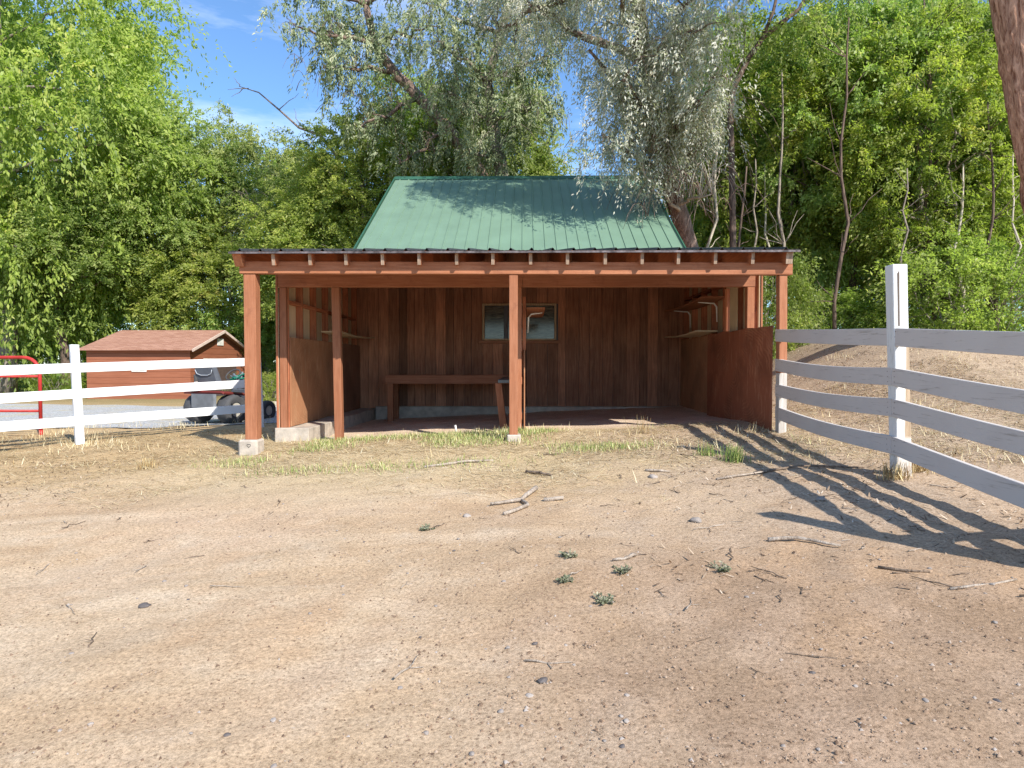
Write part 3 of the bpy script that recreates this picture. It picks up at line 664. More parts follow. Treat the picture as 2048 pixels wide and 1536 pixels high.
# junk on the fender
fc = root('fuel_can', (-6.0, 12.1, mz+.65), 'small red fuel can with a black spout on the mower fender', 'fuel can')
MB().hexa([(-6.12, 12.03, mz+.62), (-5.90, 12.03, mz+.62), (-5.90, 12.17, mz+.62), (-6.12, 12.17, mz+.62), (-6.07, 12.06, mz+.76), (-5.96, 12.06, mz+.76), (-5.96, 12.14, mz+.76), (-6.07, 12.14, mz+.76)]).build('can', REDP, fc, .015)
MB().tube([(-6.02, 12.1, mz+.75), (-6.02, 12.1, mz+.79)], .03, 10).build('collar', WMETAL, fc)
MB().tube([(-6.02, 12.1, mz+.79), (-6.02, 12.09, mz+.84), (-6.04, 12.07, mz+.91)], [.036, .03, .012], 8).build('spout', BLACK, fc)
rr = random.Random(11)
mb = MB()
for i in range(5):
    c0 = Vector((-5.14+rr.uniform(-.12, .1), 12.05+rr.uniform(-.1, .1), mz+.72)); pth = []
    for k in range(14): a = k*.55; pth.append(c0+Vector((math.cos(a)*rr.uniform(.08, .16), math.sin(a)*.1, .015*k+rr.uniform(-.02, .04))))
    mb.tube(pth, .008, 5)
hb = mb.build('garden_hose', simple('green_hose', (.02, .22, .14), .4), None, 0, True); tag(hb, 'tangled green hose heaped on the mower beside the seat', 'hose')
mb = MB()
for i in range(9):
    c0 = Vector((-5.2+rr.uniform(-.14, .2), 12.0+rr.uniform(-.05, .1), mz+.66+rr.uniform(0, .05)))
    mb.tube([c0, c0+Vector((rr.uniform(-.1, .1), .02, .10)), c0+Vector((rr.uniform(-.22, .22), .05, rr.uniform(.15, .28)))], [.03, .045, .012], 6)
cl = mb.build('tarp_bundle', simple('grey_tarp', (.16, .18, .20), .5, var=.6, scale=20), None, 0, True); tag(cl, 'crumpled grey tarp bundle on the mower under the green hose', 'tarp')

# ================================================================== TREES
def leaves(P, D, size, wr, r, tilt=.6):
    """P (n,3) leaf bases, D (n,3) leaf axis; returns V,F: bent diamonds"""
    n = len(P); D = D+r.normal(0, .45, (n, 3)); D /= np.linalg.norm(D, axis=1, keepdims=True)
    up = r.normal(0, tilt, (n, 3)); up[:, 2] += 1; up[:, 1] -= .85; up[:, 0] += .55
    S = np.cross(D, up); S /= np.linalg.norm(S, axis=1, keepdims=True)+1e-9
    l = (size*r.uniform(.6, 1.35, n))[:, None]; U = np.cross(S, D)
    a = P; b = P+D*l*.45+S*l*wr+U*l*.06; c = P+D*l-U*l*.08; d = P+D*l*.45-S*l*wr+U*l*.06
    V = np.stack([a, b, c, d], 1).reshape(-1, 3); F = np.arange(4*n).reshape(n, 4); return V, F
def crown(name, m, seed, rad=(3, 3, 4), clumps=60, sprays=13, per=46, size=.12, wr=.22, droop=.35, clump_r=.9, hollow=.45, spray_len=.75, flat=.7):
    r = np.random.default_rng(seed); rad = np.array(rad, float)
    d = r.normal(0, 1, (clumps, 3)); d /= np.linalg.norm(d, axis=1, keepdims=True)
    C = d*rad*(r.uniform(hollow, 1, (clumps, 1))**.6)*r.uniform(.82, 1.12, (clumps, 1))
    cr_ = clump_r*r.uniform(.6, 1.35, clumps)
    sd_ = r.normal(0, 1, (clumps, sprays, 3)); sd_ /= np.linalg.norm(sd_, axis=2, keepdims=True); sd_ += d[:, None]*.55
    S0 = C[:, None]+sd_*cr_[:, None, None]*np.array([.55, .55, .42])*r.uniform(.3, 1, (clumps, sprays, 1))
    sd_[..., 2] *= flat; sd_ /= np.linalg.norm(sd_, axis=2, keepdims=True)
    ln = spray_len*r.uniform(.5, 1.3, (clumps, sprays, 1))*(cr_/clump_r)[:, None, None]
    t = r.uniform(0, 1, (clumps, sprays, per, 1))
    P = S0[:, :, None]+sd_[:, :, None]*ln[:, :, None]*t
    P[..., 2] -= (droop*ln[:, :, None]*t*t)[..., 0]
    P += r.normal(0, .055, P.shape)*(.4+t)
    D = np.broadcast_to(sd_[:, :, None], P.shape)+r.normal(0, .7, P.shape); D = D.copy(); D[..., 2] -= droop
    tint = np.clip(r.normal(.42, .13, (clumps, 1, 1))+r.normal(0, .10, (clumps, sprays, 1))+r.normal(0, .13, (clumps, sprays, per)), 0, 1)
    V, F = leaves(P.reshape(-1, 3), D.reshape(-1, 3), size, wr, r)
    me = arrmesh(name, V, F, m, tint.ravel()); return me, C
CR = {}
def getcrown(k):
    if k in CR: return CR[k]
    a = {'bigA': dict(m=LF_YG, seed=1, rad=(4, 4, 5), clumps=190, sprays=16, per=56, size=.115, clump_r=1.1, droop=.5, spray_len=1.1),
         'bigB': dict(m=LF_G, seed=2, rad=(4, 4, 5), clumps=160, sprays=15, per=54, size=.14, clump_r=1.1, spray_len=1.0),
         'medA': dict(m=LF_YG, seed=3, rad=(2.6, 2.6, 3.6), clumps=100, sprays=14, per=58, size=.115, clump_r=.85),
         'medB': dict(m=LF_G, seed=4, rad=(2.6, 2.6, 3.6), clumps=100, sprays=14, per=58, size=.115, clump_r=.8),
         'medC': dict(m=LF_G, seed=5, rad=(2.2, 2.2, 4.4), clumps=95, sprays=14, per=58, size=.115, clump_r=.75),
         'olive': dict(m=LF_O, seed=6, rad=(2.8, 2.8, 3.4), clumps=105, sprays=14, per=42, size=.115, wr=.18, clump_r=.85, droop=.8),
         'dark': dict(m=LF_D, seed=7, rad=(2.8, 2.8, 3.6), clumps=95, sprays=14, per=58, size=.115, clump_r=.85),
         'sparse': dict(m=LF_O, seed=8, rad=(3.0, 2.5, 3.0), clumps=85, sprays=12, per=26, size=.125, wr=.17, clump_r=.8, droop=.8),
         'bush': dict(m=LF_G, seed=9, rad=(1.5, 1.3, 1.2), clumps=50, sprays=12, per=30, size=.09, clump_r=.55, spray_len=.5),
         'bushy': dict(m=LF_YG, seed=10, rad=(1.5, 1.3, 1.2), clumps=50, sprays=12, per=30, size=.09, wr=.16, clump_r=.55, spray_len=.5)}[k]
    CR[k] = crown('crown_'+k, **a); return CR[k]
def wig(a, b, n, amp, r):
    a = Vector(a); b = Vector(b); o = [a.lerp(b, i/n)+Vector((r.uniform(-1, 1), r.uniform(-1, 1), r.uniform(-.4, .4)))*amp*math.sin(math.pi*i/n) for i in range(n+1)]
    return o
def trunk_mb(path, r0, r1, C=None, Mx=None, limbs=14, seed=0, twigs=True, lr=.28):
    """path = list of points; limbs reach from the trunk to clump centres"""
    r = random.Random(seed); mb = MB(); n = len(path); P = [Vector(p) for p in path]
    rad = [r0*(1-i/(n-1))+r1*i/(n-1) for i in range(n)]; rad[0] *= 1.25
    # refine path
    Q = []; RR = []
    for i in range(n-1):
        for k in range(4):
            u = k/4; Q.append(P[i].lerp(P[i+1], u)+Vector((r.uniform(-1, 1), r.uniform(-1, 1), 0))*rad[i]*.18); RR.append(rad[i]*(1-u)+rad[i+1]*u)
    Q.append(P[-1]); RR.append(rad[-1]); mb.tube(Q, RR, 9)
    if C is not None:
        idx = list(range(len(C))); r.shuffle(idx)
        for i in idx[:limbs]:
            c = Mx @ Vector(C[i]); j = min(range(len(Q)//3, len(Q)), key=lambda q_: (Q[q_]-c).length+max(0, Q[q_].z-c.z+.6)*2)
            rr0 = RR[j]*.5; p = wig(Q[j], c, 6, (Q[j]-c).length*.07, r); p[3].z -= .0
            mb.tube(p, [rr0*(1-.85*k/6)+.008 for k in range(7)], 5)
            if twigs:
                for _ in range(4):
                    s = p[r.randint(3, 6)]; e = s+Vector((r.uniform(-1, 1), r.uniform(-1, 1), r.uniform(-.5, .8)))*.9
                    mb.tube(wig(s, e, 3, .08, r), [.014, .011, .008, .004], 4)
    return mb
def tree(name, label, x, y, h, ck, cs=(1, 1, 1), cz=None, cdx=0, cdy=0, r0=.18, bark=BK_G, lean=(0, 0), rot=0, seed=0, limbs=14, group=None, cat='tree', z0=None, bend=0):
    rot = (rot % 1.1)-.55; z = g(x, y)-.05 if z0 is None else z0; T = root(name, (x, y, z), label, cat, group)
    me, C = getcrown(ck); cc = Vector((x+cdx, y+cdy, z+(h*.62 if cz is None else cz)))
    o = bpy.data.objects.new('crown', me); col.objects.link(o); o.parent = T; o.location = cc-Vector((x, y, z)); o.scale = cs; o.rotation_euler = (0, 0, rot)
    Mx = Matrix.LocRotScale(cc, Matrix.Rotation(rot, 3, 'Z').to_quaternion(), Vector(cs))
    r = random.Random(seed+100); top = Vector((x+lean[0], y+lean[1], z+h*.85)); p0 = Vector((x, y, z)); path = []
    for i in range(6):
        u = i/5; path.append(p0.lerp(top, u)+Vector((bend*math.sin(math.pi*u), 0, 0))+Vector((r.uniform(-1, 1), r.uniform(-1, 1), 0))*.03*h*.4*math.sin(math.pi*u))
    trunk_mb(path, r0, r0*.25, C, Mx, limbs, seed).build('trunk', bark, T, 0, True)
    return T
def px(xp, Y): return (xp-1048)/1330*Y        # measured photo column at depth Y -> X
WL = 'woodland trees on the right bank'
# left side
tree('broadleaf_tree', 'big yellow-green tree with hanging sprays filling the top left corner', -21.3, 27, 21, 'bigA', (1.5, 1.3, 2.0), cz=13.2, cdx=.3, r0=.30, seed=1, rot=.4, limbs=26)
tree('broadleaf_tree', 'lower bright green tree behind the red gate at the left edge', px(55, 33), 33, 9, 'medA', (1.6, 1, 1.1), cz=5.6, cdx=.3, r0=.16, bark=BK_D, seed=2, rot=2)
tree('broadleaf_tree', 'dark two-stemmed tree just left of the small shed', px(128, 27), 27, 8.5, 'dark', (1.05, 1, .85), cz=6.0, r0=.22, bark=BK_D, seed=3, lean=(-.8, 0), rot=1)
tree('broadleaf_tree', 'green tree with a tan leaning trunk behind the small shed', px(352, 29), 29, 11, 'bigB', (.82, .8, .72), cz=8.6, cdx=-.6, r0=.2, bark=BK_P, seed=4, lean=(-1.5, 0), rot=.9, limbs=12)
tree('broadleaf_tree', 'olive green tree with sagging boughs between shed and shelter', px(520, 32), 32, 12, 'olive', (1.5, 1.1, 1.45), cz=7.9, r0=.2, seed=5, rot=0, limbs=16)
tree('broadleaf_tree', 'feathery bright tree rising behind the right end of the small shed', px(455, 29), 29, 8, 'medA', (1.15, 1, .9), cz=4.2, r0=.14, seed=6, rot=3, limbs=12)
tree('broadleaf_tree', 'dark undergrowth tree seen between the porch post and the stall wall', px(548, 26), 29, 7.5, 'medB', (.8, .8, .9), cz=4.2, r0=.1, bark=BK_D, seed=7, rot=1.3, limbs=10)
tree('broadleaf_tree', 'tall green tree standing behind the big yellow-green tree at the left', px(95, 36), 36, 18, 'bigB', (1.5, 1, 1.6), cz=12.5, r0=.2, seed=8, rot=1.9)
tree('broadleaf_tree', 'bright lime tree touching the left slope of the green roof', px(650, 25.5), 25.5, 9.2, 'medA', (1.1, .85, .85), cz=5.6, r0=.14, seed=9, rot=.5, limbs=12)
tree('broadleaf_tree', 'mid green tree rising above the left end of the ridge', px(810, 27), 27, 12.5, 'medB', (1.15, 1, 1.15), cz=8.2, r0=.2, seed=10, rot=2.4)
tree('broadleaf_tree', 'leafy green tree with pale thick trunk behind the middle of the ridge', px(990, 25), 25, 12, 'medB', (.95, .9, 1.0), cz=8.0, r0=.32, bark=BK_P, seed=11, rot=.2)
tree('broadleaf_tree', 'small bright tree peeping over the ridge beside the pale sky gap', px(985, 23.5), 23.5, 7.6, 'medA', (.55, .6, .42), cz=6.0, r0=.12, seed=12, rot=4, limbs=8)
tree('broadleaf_tree', 'dense green tree above the left corner of the porch roof', px(620, 33), 33, 11.5, 'bigB', (.85, .8, .72), cz=7.6, r0=.25, seed=13, rot=1.1, limbs=10)
tree('broadleaf_tree', 'sunlit tree whose top shows just above the left half of the ridge', px(880, 20.5), 24.5, 10, 'medA', (.95, .7, .62), cz=8.6, r0=.15, seed=50, rot=.9, limbs=10)
tree('broadleaf_tree', 'bright rounded tree between the bare dead limb and the green roof', px(720, 24), 24.5, 9, 'medA', (.9, .7, .8), cz=7.2, r0=.15, seed=51, rot=2.9, limbs=10)
tree('broadleaf_tree', 'yellow-green tree in the row behind the small shed roof peak', px(300, 32), 32, 10, 'medA', (1.4, .8, 1.1), cz=7.0, r0=.15, seed=52, rot=1.9, limbs=10)
# right wood
tree('broadleaf_tree', 'slim green tree behind the silver tree and roof corner', px(1460, 23), 23, 11, 'medC', (1.05, 1, 1.15), cz=7.0, r0=.12, seed=20, rot=.1, group=WL, cat='tree')
spots = [(1900, 21, 5.5, 'medA', (1.0, .8, .6), 3.2, 'bushy lime tree low in the right wood behind the top rail'),
         (1560, 21, 9.0, 'medA', (.95, .9, 1.05), 5.9, 'bright green slender tree above the right end of the porch roof'),
         (1690, 20, 10.2, 'medB', (1.0, .9, 1.15), 6.4, 'full green tree left of the tall white fence post'),
         (1600, 26, 13, 'bigB', (.75, .7, .85), 8.2, 'tall background tree topping the right wood'),
         (1790, 24, 13.5, 'bigA', (.75, .7, .9), 8.6, 'tall yellow-green tree above the tall white fence post'),
         (1840, 18.5, 8.6, 'medA', (.9, .85, .95), 5.3, 'green tree right of the tall white fence post'),
         (1975, 19.5, 10, 'medC', (1.05, .9, 1.0), 6.0, 'narrow dense tree beside the red-barked trunk'),
         (2060, 24, 13, 'bigB', (.8, .7, .9), 8.3, 'dark green tree behind the red-barked trunk'),
         (1500, 29, 12, 'medC', (1.5, 1, 1.3), 7.3, 'distant pole-stemmed tree beyond the roof corner'),
         (1930, 27, 12.5, 'bigA', (.85, .7, .85), 7.6, 'pale green rounded tree deep in the right wood'),
         (1740, 28, 11, 'medB', (1.4, 1, 1.2), 7.0, 'hidden mid-wood tree filling gaps behind the fence post'),
         (2180, 21, 11, 'medA', (1.2, 1, 1.2), 6.6, 'bright tree cut by the right edge of the photo')]
for i, (xp, Y, h, k, cs, cz, lb) in enumerate(spots):
    tree('broadleaf_tree', lb, px(xp, Y), Y, h, k, cs, cz=cz, r0=.13+.01*(i % 4), bark=(BK_D, BK_G)[i % 2], seed=30+i, rot=i*1.7, limbs=16, group=WL, lean=(random.uniform(-.7, .7), 0))
# thin bare stems at the foot of the wood
me_s = []
for s in range(4):
    r = random.Random(60+s); p = wig((0, 0, 0), (r.uniform(-.35, .35), 0, 4.6), 8, .16, r); mb = MB().tube(p, [.05-.004*i for i in range(9)], 6)
    for _ in range(16):
        a = p[r.randint(1, 7)]; e = a+Vector((r.uniform(-1, 1), r.uniform(-.6, .6), r.uniform(-.1, .9)))*.7; mb.tube(wig(a, e, 3, .06, r), [.012, .009, .007, .004], 4)
    o = mb.build('sapling', (BK_P, BK_G, BK_D, BK_G)[s], None, 0, True); me_s.append(o)
for i in range(26):
    Y = 16+random.uniform(0, 6); xp = 1420+i*25+random.uniform(-14, 14); o = me_s[i % 4]
    if i >= 4: o = o.copy(); col.objects.link(o)
    X = px(xp, Y); o.location = (X, Y, g(X, Y)-.05); o.rotation_euler = (0, 0, random.uniform(0, 6)); s = random.uniform(.75, 1.3); o.scale = (s, s, s*random.uniform(.9, 1.7))
    tag(o, 'thin bare-stemmed sapling at the shaded foot of the right wood', 'sapling', 'bare saplings along the foot of the right wood')
# shrubs
def shrub(label, xp, Y, ck, cs, rot=0, group=None):
    x = px(xp, Y); z = g(x, Y)-.05; T = root('shrub', (x, Y, z), label, 'shrub', group); me, C = getcrown(ck)
    o = bpy.data.objects.new('foliage', me); col.objects.link(o); o.parent = T; o.location = (0, 0, 1.05*cs[2]); o.scale = cs; o.rotation_euler = (0, 0, rot)
    r = random.Random(int(xp)); mb = MB()
    for _ in range(9): mb.tube(wig((x+r.uniform(-.1, .1), Y, z), (x+r.uniform(-1.1, 1.1)*cs[0], Y+r.uniform(-.8, .8), z+1.9*cs[2]), 4, .1, r), [.03, .022, .015, .01, .005], 5)
    mb.build('stem', BK_G, T, 0, True)
shrub('dense green shrub on the bank right of the white fence post', 1880, 16.5, 'bush', (1.25, 1, 1.0), 1)
shrub('green shrub beside the red-barked trunk on the bank', 1985, 17.5, 'bush', (1.2, 1, 1.05), 2)
shrub('low shrub at the foot of the wood behind the top fence rail', 1660, 18.5, 'bush', (1.1, 1, .6), 3)
shrub('leafy shrub seen between the two right porch posts', 1528, 17, 'bush', (.75, .8, 1.15), 4)
shrub('low fern-like shrub at the kerb timber behind the porch post', 540, 18.6, 'bushy', (.75, .6, .42), 5)
shrub('yellow-green shrub in front of the shed corner trees', 255, 31, 'bushy', (1.6, 1, 1.3), 6)
shrub('dark shrub under the trees at the far left', 60, 31, 'bush', (2.2, 1.2, 1.2), 7)
shrub('round shrub behind the right end of the small shed', 480, 29, 'bush', (1.8, 1.2, 1.7), 8)
shrub('small sunny shrub in the gap left of the small shed', 95, 26, 'bushy', (.8, .6, .45), 9)

# far wood, read as one mass
def far_wood():
    r = np.random.default_rng(90); Vs = []; Fs = []; Ts = []; off = 0
    me, C = getcrown('medB'); n = len(me.vertices); co = np.empty(n*3, np.float32); me.vertices.foreach_get('co', co); co = co.reshape(-1, 3)
    sub = n//4//3
    for i in range(34):
        X = -46+i*2.9+r.uniform(-1, 1)
        if -14 < X < -3: hs = .75
        elif X < 3: hs = .85
        else: hs = 1.15
        if X < -14: hs = .62
        Y = 42+r.uniform(-3, 4); st_ = int(r.integers(0, n//4-sub)); q_ = co[st_*4:(st_+sub)*4].copy()
        q_ *= np.array([1.25, 1.25, hs*1.15]); q_ += np.array([X, Y, 1+3.5*hs]); Vs.append(q_); Fs.append(np.arange(sub*4).reshape(-1, 4)+off); off += sub*4; Ts.append(r.uniform(.1, .7, sub))
    m2 = arrmesh('far_wood', np.concatenate(Vs), np.concatenate(Fs), LF_G, np.concatenate(Ts))
    o = bpy.data.objects.new('far_wood', m2); col.objects.link(o); tag(o, 'distant belt of green woodland behind everything', 'woodland', None, 'stuff')
far_wood()

# ---- weeping grey trees
def weeping(label, path, r0, r1, LB, leafm, seed, ns, per=44, lsize=.115, lw=.15, jit=.28, bare=70, barebox=None, bark=None, strand=(.35, 1.15), rx=1):
    p0 = path[0]; T = root('weeping_tree', p0, label, 'tree'); r = np.random.default_rng(seed); rr = random.Random(seed); tb = trunk_mb(path, r0, r1, None, None, 0, 3); anch = []
    for a, b in LB:
        p = wig(a, b, 7, .25, rr); L0 = (Vector(b)-Vector(a)).length; tb.tube(p, [.03*L0-.0035*L0*i+.012 for i in range(8)], 6)
        for _ in range(9):
            s_ = p[rr.randint(2, 7)]; e = s_+Vector((rr.uniform(-1, 1), rr.uniform(-1, 1), rr.uniform(-.25, .8)))*.34*L0; q_ = wig(s_, e, 5, .14, rr)
            tb.tube(q_, [.026, .021, .016, .011, .008, .005], 4); anch += q_[2:]
            for _ in range(3):
                f0 = q_[rr.randint(2, 5)]; dx, dy = rr.uniform(-1, 1), rr.uniform(-1, 1); L_ = rr.uniform(.4, 1.3)
                tb.tube([f0+Vector((dx*L_*u*.6, dy*L_*u*.5, L_*(.25*u-.9*u*u))) for u in (0, .25, .5, .75, 1)], [.009, .008, .006, .005, .003], 3)
        anch += p[3:]
    for _ in range(bare):
        (xa, xb), (ya, yb), (za, zb) = barebox; s_ = Vector((rr.uniform(xa, xb), rr.uniform(ya, yb), rr.uniform(za, zb))); dx = rr.uniform(-1, 1); L_ = rr.uniform(.7, 1.7)
        tb.tube([s_+Vector((dx*L_*u, -.3*u, .5*math.sin(u*2.4)*L_-.75*u*u*L_)) for u in (0, .2, .4, .6, .8, 1)], [.012, .010, .008, .007, .005, .003], 4)
    tb.build('trunk', bark, T, 0, True)
    A = np.array([tuple(a) for a in anch]); idx = r.integers(0, len(A), ns); S0 = A[idx]+r.normal(0, jit, (ns, 3)); ln = r.uniform(*strand, (ns, 1)); hd = r.normal(0, 1, (ns, 2)); hd /= np.linalg.norm(hd, axis=1, keepdims=True)
    t = r.uniform(0, 1, (ns, per, 1)); P = np.repeat(S0[:, None], per, 1).copy()
    P[..., :2] += hd[:, None]*.42*ln[:, None]*np.sqrt(t); P[..., 2:] += ln[:, None]*(.18*t-1.0*t*t); P += r.normal(0, .045, P.shape)
    D = np.zeros_like(P); D[..., 2] = -.9; D[..., :2] = hd[:, None]*.7; tint = np.clip(r.normal(.45, .2, (ns, 1))+r.normal(0, .17, (ns, per)), 0, 1)
    V, F = leaves(P.reshape(-1, 3), D.reshape(-1, 3), lsize, lw, r)
    o = bpy.data.objects.new('crown', arrmesh('weeping_crown', V-np.array(T['_o']), F, leafm, tint.ravel())); col.objects.link(o); o.parent = T
z0 = g(4.25, 16.2)-.1; SBK = barkmat('silver_tree_bark', (.07, .045, .035), (.34, .24, .19))
weeping('silver-grey weeping tree leaning over the right end of the green roof',
    [(4.35, 16.2, z0), (4.15, 16.0, 2.6), (3.85, 15.7, 4.2), (3.35, 15.3, 5.4), (2.95, 15.0, 6.4), (2.6, 14.4, 7.8), (2.2, 13.6, 9.4), (2.0, 13, 11.2)], .27, .10,
    [((3.0, 15.1, 6.2), (1.3, 13.6, 7.8)), ((2.7, 14.4, 7.8), (.1, 15.6, 9.8)), ((2.7, 14.4, 7.8), (3.9, 12.4, 9.2)), ((2.2, 13.6, 9.4), (3.2, 10.8, 10.6)), ((2.2, 13.6, 9.4), (1.4, 11.6, 10.4)),
      ((3.35, 15.3, 5.4), (4.2, 14.4, 7.4)), ((3.1, 15.1, 6.2), (1.9, 12.9, 6.9)), ((2.0, 13, 11.2), (.2, 15.8, 12.4)), ((2.0, 13, 11.2), (3.9, 13.2, 12.2)), ((2.7, 14.4, 7.8), (1.7, 12.1, 8.6)),
      ((3.35, 15.3, 5.4), (1.9, 13.8, 6.0)), ((2.2, 13.6, 9.4), (-1.2, 16.2, 11.4)), ((2.7, 14.4, 7.8), (3.1, 12.4, 7.6)), ((2.2, 13.6, 9.4), (-.6, 16.4, 9.6)), ((3.0, 15.1, 6.2), (3.4, 13.2, 6.6))],
    LF_S, 33, 2700, lsize=.08, bare=90, barebox=((2.2, 4.4), (13.8, 15.4), (4.4, 7.2)), bark=SBK)
SBR = MB(); rr = random.Random(77); A0 = wig((3.62, 15.45, 4.9), (2.5, 13.9, 5.35), 6, .12, rr); A1 = wig((3.5, 15.4, 5.1), (3.9, 14.0, 5.0), 6, .12, rr)
for A_ in (A0, A1): SBR.tube(A_, [.05, .043, .036, .03, .024, .018, .012], 6)
for k in range(46):
    s_ = (A0 if k % 3 else A1)[rr.randint(1, 6)]; dx = rr.uniform(-1.2, .9); dy = rr.uniform(-.5, .1); L_ = rr.uniform(.5, 1.3)
    SBR.tube([s_+Vector((dx*L_*u, dy*u, L_*(.75*math.sin(u*2.6)-.55*u*u))) for u in (0, .17, .34, .5, .67, .84, 1)], [.011, .010, .009, .008, .006, .005, .003], 4)
sv = [o for o in bpy.data.objects if o.name.startswith('weeping_tree')][0]; SBR.build('bare_branch', BK_P, sv, 0, True)
LF_W = leafmat('grey_green_leaves', (.11, .14, .055), (.27, .30, .15), (.44, .42, .27), .3)
def cp(xp, yp, Y): return ((xp-1048)/1330*Y, Y, 1.45+(730-yp)/1330*Y)
Y = 22.5
weeping('grey-green half-bare weeping tree whose leaning limb crosses above the roof left end', [(cp(990, 500, Y)[0], Y, g(-1, Y)-.1), cp(985, 420, Y), cp(960, 350, Y), cp(900, 265, Y), cp(840, 200, Y), cp(790, 150, Y), cp(750, 95, Y), cp(735, 20, Y), cp(700, -90, Y)], .30, .08,
    [(cp(750, 95, Y), cp(600, 60, Y-1.5)), (cp(790, 150, Y), cp(650, 140, Y-1)), (cp(735, 20, Y), cp(580, -40, Y-1)), (cp(735, 20, Y), cp(850, -60, Y-1)), (cp(840, 200, Y), cp(720, 260, Y-1.5)), (cp(750, 95, Y), cp(860, 60, Y-1.5)), (cp(900, 265, Y), cp(800, 330, Y-1)), (cp(790, 150, Y), cp(700, 40, Y+1)), (cp(700, -90, Y), cp(620, -150, Y)), (cp(900, 265, Y), cp(960, 150, Y+.5))],
    LF_W, 41, 700, per=40, lsize=.13, lw=.15, jit=.4, bare=60, barebox=((-7.5, -3.2), (21, 22.5), (9.5, 12.6)), bark=SBK, strand=(.4, 1.3))
Y = 20.5
weeping('dusky weeping tree with fine hanging twigs between the roof centre and the silver tree', [(cp(1010, 520, Y)[0], Y, g(-.6, Y)-.1), cp(1012, 430, Y), cp(1000, 330, Y), cp(985, 250, Y), cp(975, 170, Y), cp(1000, 80, Y), cp(1030, -20, Y), cp(1040, -110, Y)], .26, .08,
    [(cp(985, 250, Y), cp(900, 190, Y-1.5)), (cp(975, 170, Y), cp(880, 90, Y-1.5)), (cp(1000, 80, Y), cp(860, 20, Y-1)), (cp(975, 170, Y), cp(1090, 120, Y-1.5)), (cp(1000, 80, Y), cp(1110, 30, Y-1)), (cp(1030, -20, Y), cp(930, -50, Y-1)), (cp(1000, 330, Y), cp(930, 300, Y-1)), (cp(985, 250, Y), cp(1060, 220, Y-1.5)), (cp(1040, -110, Y), cp(1150, -60, Y))],
    LF_W, 43, 700, per=40, lsize=.12, lw=.15, jit=.35, bare=60, barebox=((-3.0, 1.4), (18.8, 20.5), (7.5, 11.8)), bark=BK_G, strand=(.4, 1.4))

# ---- dark curved slender tree in front of the right wood
z0 = g(px(1462, 17.2), 17.2)-.1; cx = lambda xp, yp, Y=17.2: (px(xp, Y), Y, 1.45+(730-yp)/1330*Y)
CT = root('slender_tree', (px(1462, 17.2), 17.2, z0), 'slender dark curved tree forking into the sky right of the silver tree', 'tree')
mb = MB(); mb.tube([(px(1465, 17.2), 17.2, z0)]+[cx(*q_) for q_ in ((1462, 560), (1460, 440), (1457, 330), (1453, 230), (1462, 180), (1490, 125), (1515, 90), (1550, 62), (1585, 35), (1610, -10), (1640, -90))], [.095, .09, .085, .08, .078, .075, .068, .062, .055, .045, .035, .025], 8)
mb.tube([cx(*q_) for q_ in ((1515, 90), (1535, 40), (1548, -20), (1560, -110))], [.05, .04, .03, .02], 6); mb.tube([cx(*q_) for q_ in ((1453, 170), (1478, 130), (1482, 60))], [.03, .02, .01], 5)
mb.build('trunk', BK_D, CT, 0, True)
me_c, C = crown('curved_crown', LF_G, 71, rad=(2.3, 1.6, 1.1), clumps=34, sprays=9, per=26, size=.13, clump_r=.7); o = bpy.data.objects.new('crown', me_c); col.objects.link(o); o.parent = CT
o.location = Vector((px(1570, 17.2), 17.2, 10.9))-Vector(CT['_o'])

# ---- big red-barked trunk at the right edge
def furrow_tree():
    Y = 10.5; px = lambda a, b: (a-1048-48)/1330*b; P = [Vector((px(2140, Y), Y, g(px(2140, Y), Y)-.2)), Vector((px(2150, Y), Y, 2.6)), Vector((px(2128, Y), Y, 4.2)), Vector((px(2092, Y), Y, 5.4)), Vector((px(2060, Y), Y, 6.6)), Vector((px(2030, Y), Y, 8.0)), Vector((px(1990, Y), Y, 10.5))]
    T = root('furrowed_tree', tuple(P[0]), 'massive red furrowed trunk leaning in at the top right corner', 'tree')
    Q = []; n = 64
    for i in range(len(P)-1):
        for k in range(14): Q.append(P[i].lerp(P[i+1], k/14))
    for _ in range(4): Q = [Q[0]]+[(Q[i-1]+Q[i]*2+Q[i+1])/4 for i in range(1, len(Q)-1)]+[Q[-1]]
    mb = MB()
    for i, p in enumerate(Q):
        for j in range(n):
            a = 2*math.pi*j/n; h = mnoise.noise(Vector((math.cos(a)*5, math.sin(a)*5, i*.09)))+.6*mnoise.noise(Vector((math.cos(a)*11, math.sin(a)*11, i*.2+9)))
            rr_ = .40-.0012*i+.085*abs(h)-.04; mb.v.append((p.x+rr_*math.cos(a), p.y+rr_*math.sin(a), p.z))
    for i in range(len(Q)-1):
        for j in range(n): mb.f.append((i*n+j, i*n+(j+1) % n, (i+1)*n+(j+1) % n, (i+1)*n+j))
    r = random.Random(3)
    for k in range(12):
        s = Q[-1-r.randint(0, 14)]; e = s+Vector((r.uniform(-3, 3), r.uniform(-1.5, 2.5), r.uniform(.6, 2.8))); mb.tube(wig(s, e, 5, .25, r), [.16, .12, .09, .06, .04, .02], 6)
    mb.build('trunk', BK_R, T, 0, True)
    me, C = crown('furrow_crown', LF_D, 72, rad=(3.0, 2.4, 1.5), clumps=34, sprays=11, per=26, size=.15, clump_r=.9, droop=.6)
    o = bpy.data.objects.new('crown', me); col.objects.link(o); o.parent = T; o.location = Vector((7.0, 11.2, 11.0))-P[0]
furrow_tree()
tw = MB(); rr = random.Random(8); X = px(2040, 15)
tw.tube(wig((X+.25, 15, g(X, 15)-.1), (X+.35, 15, 6.0), 6, .12, rr), [.16, .13, .11, .1, .09, .07, .05], 9)
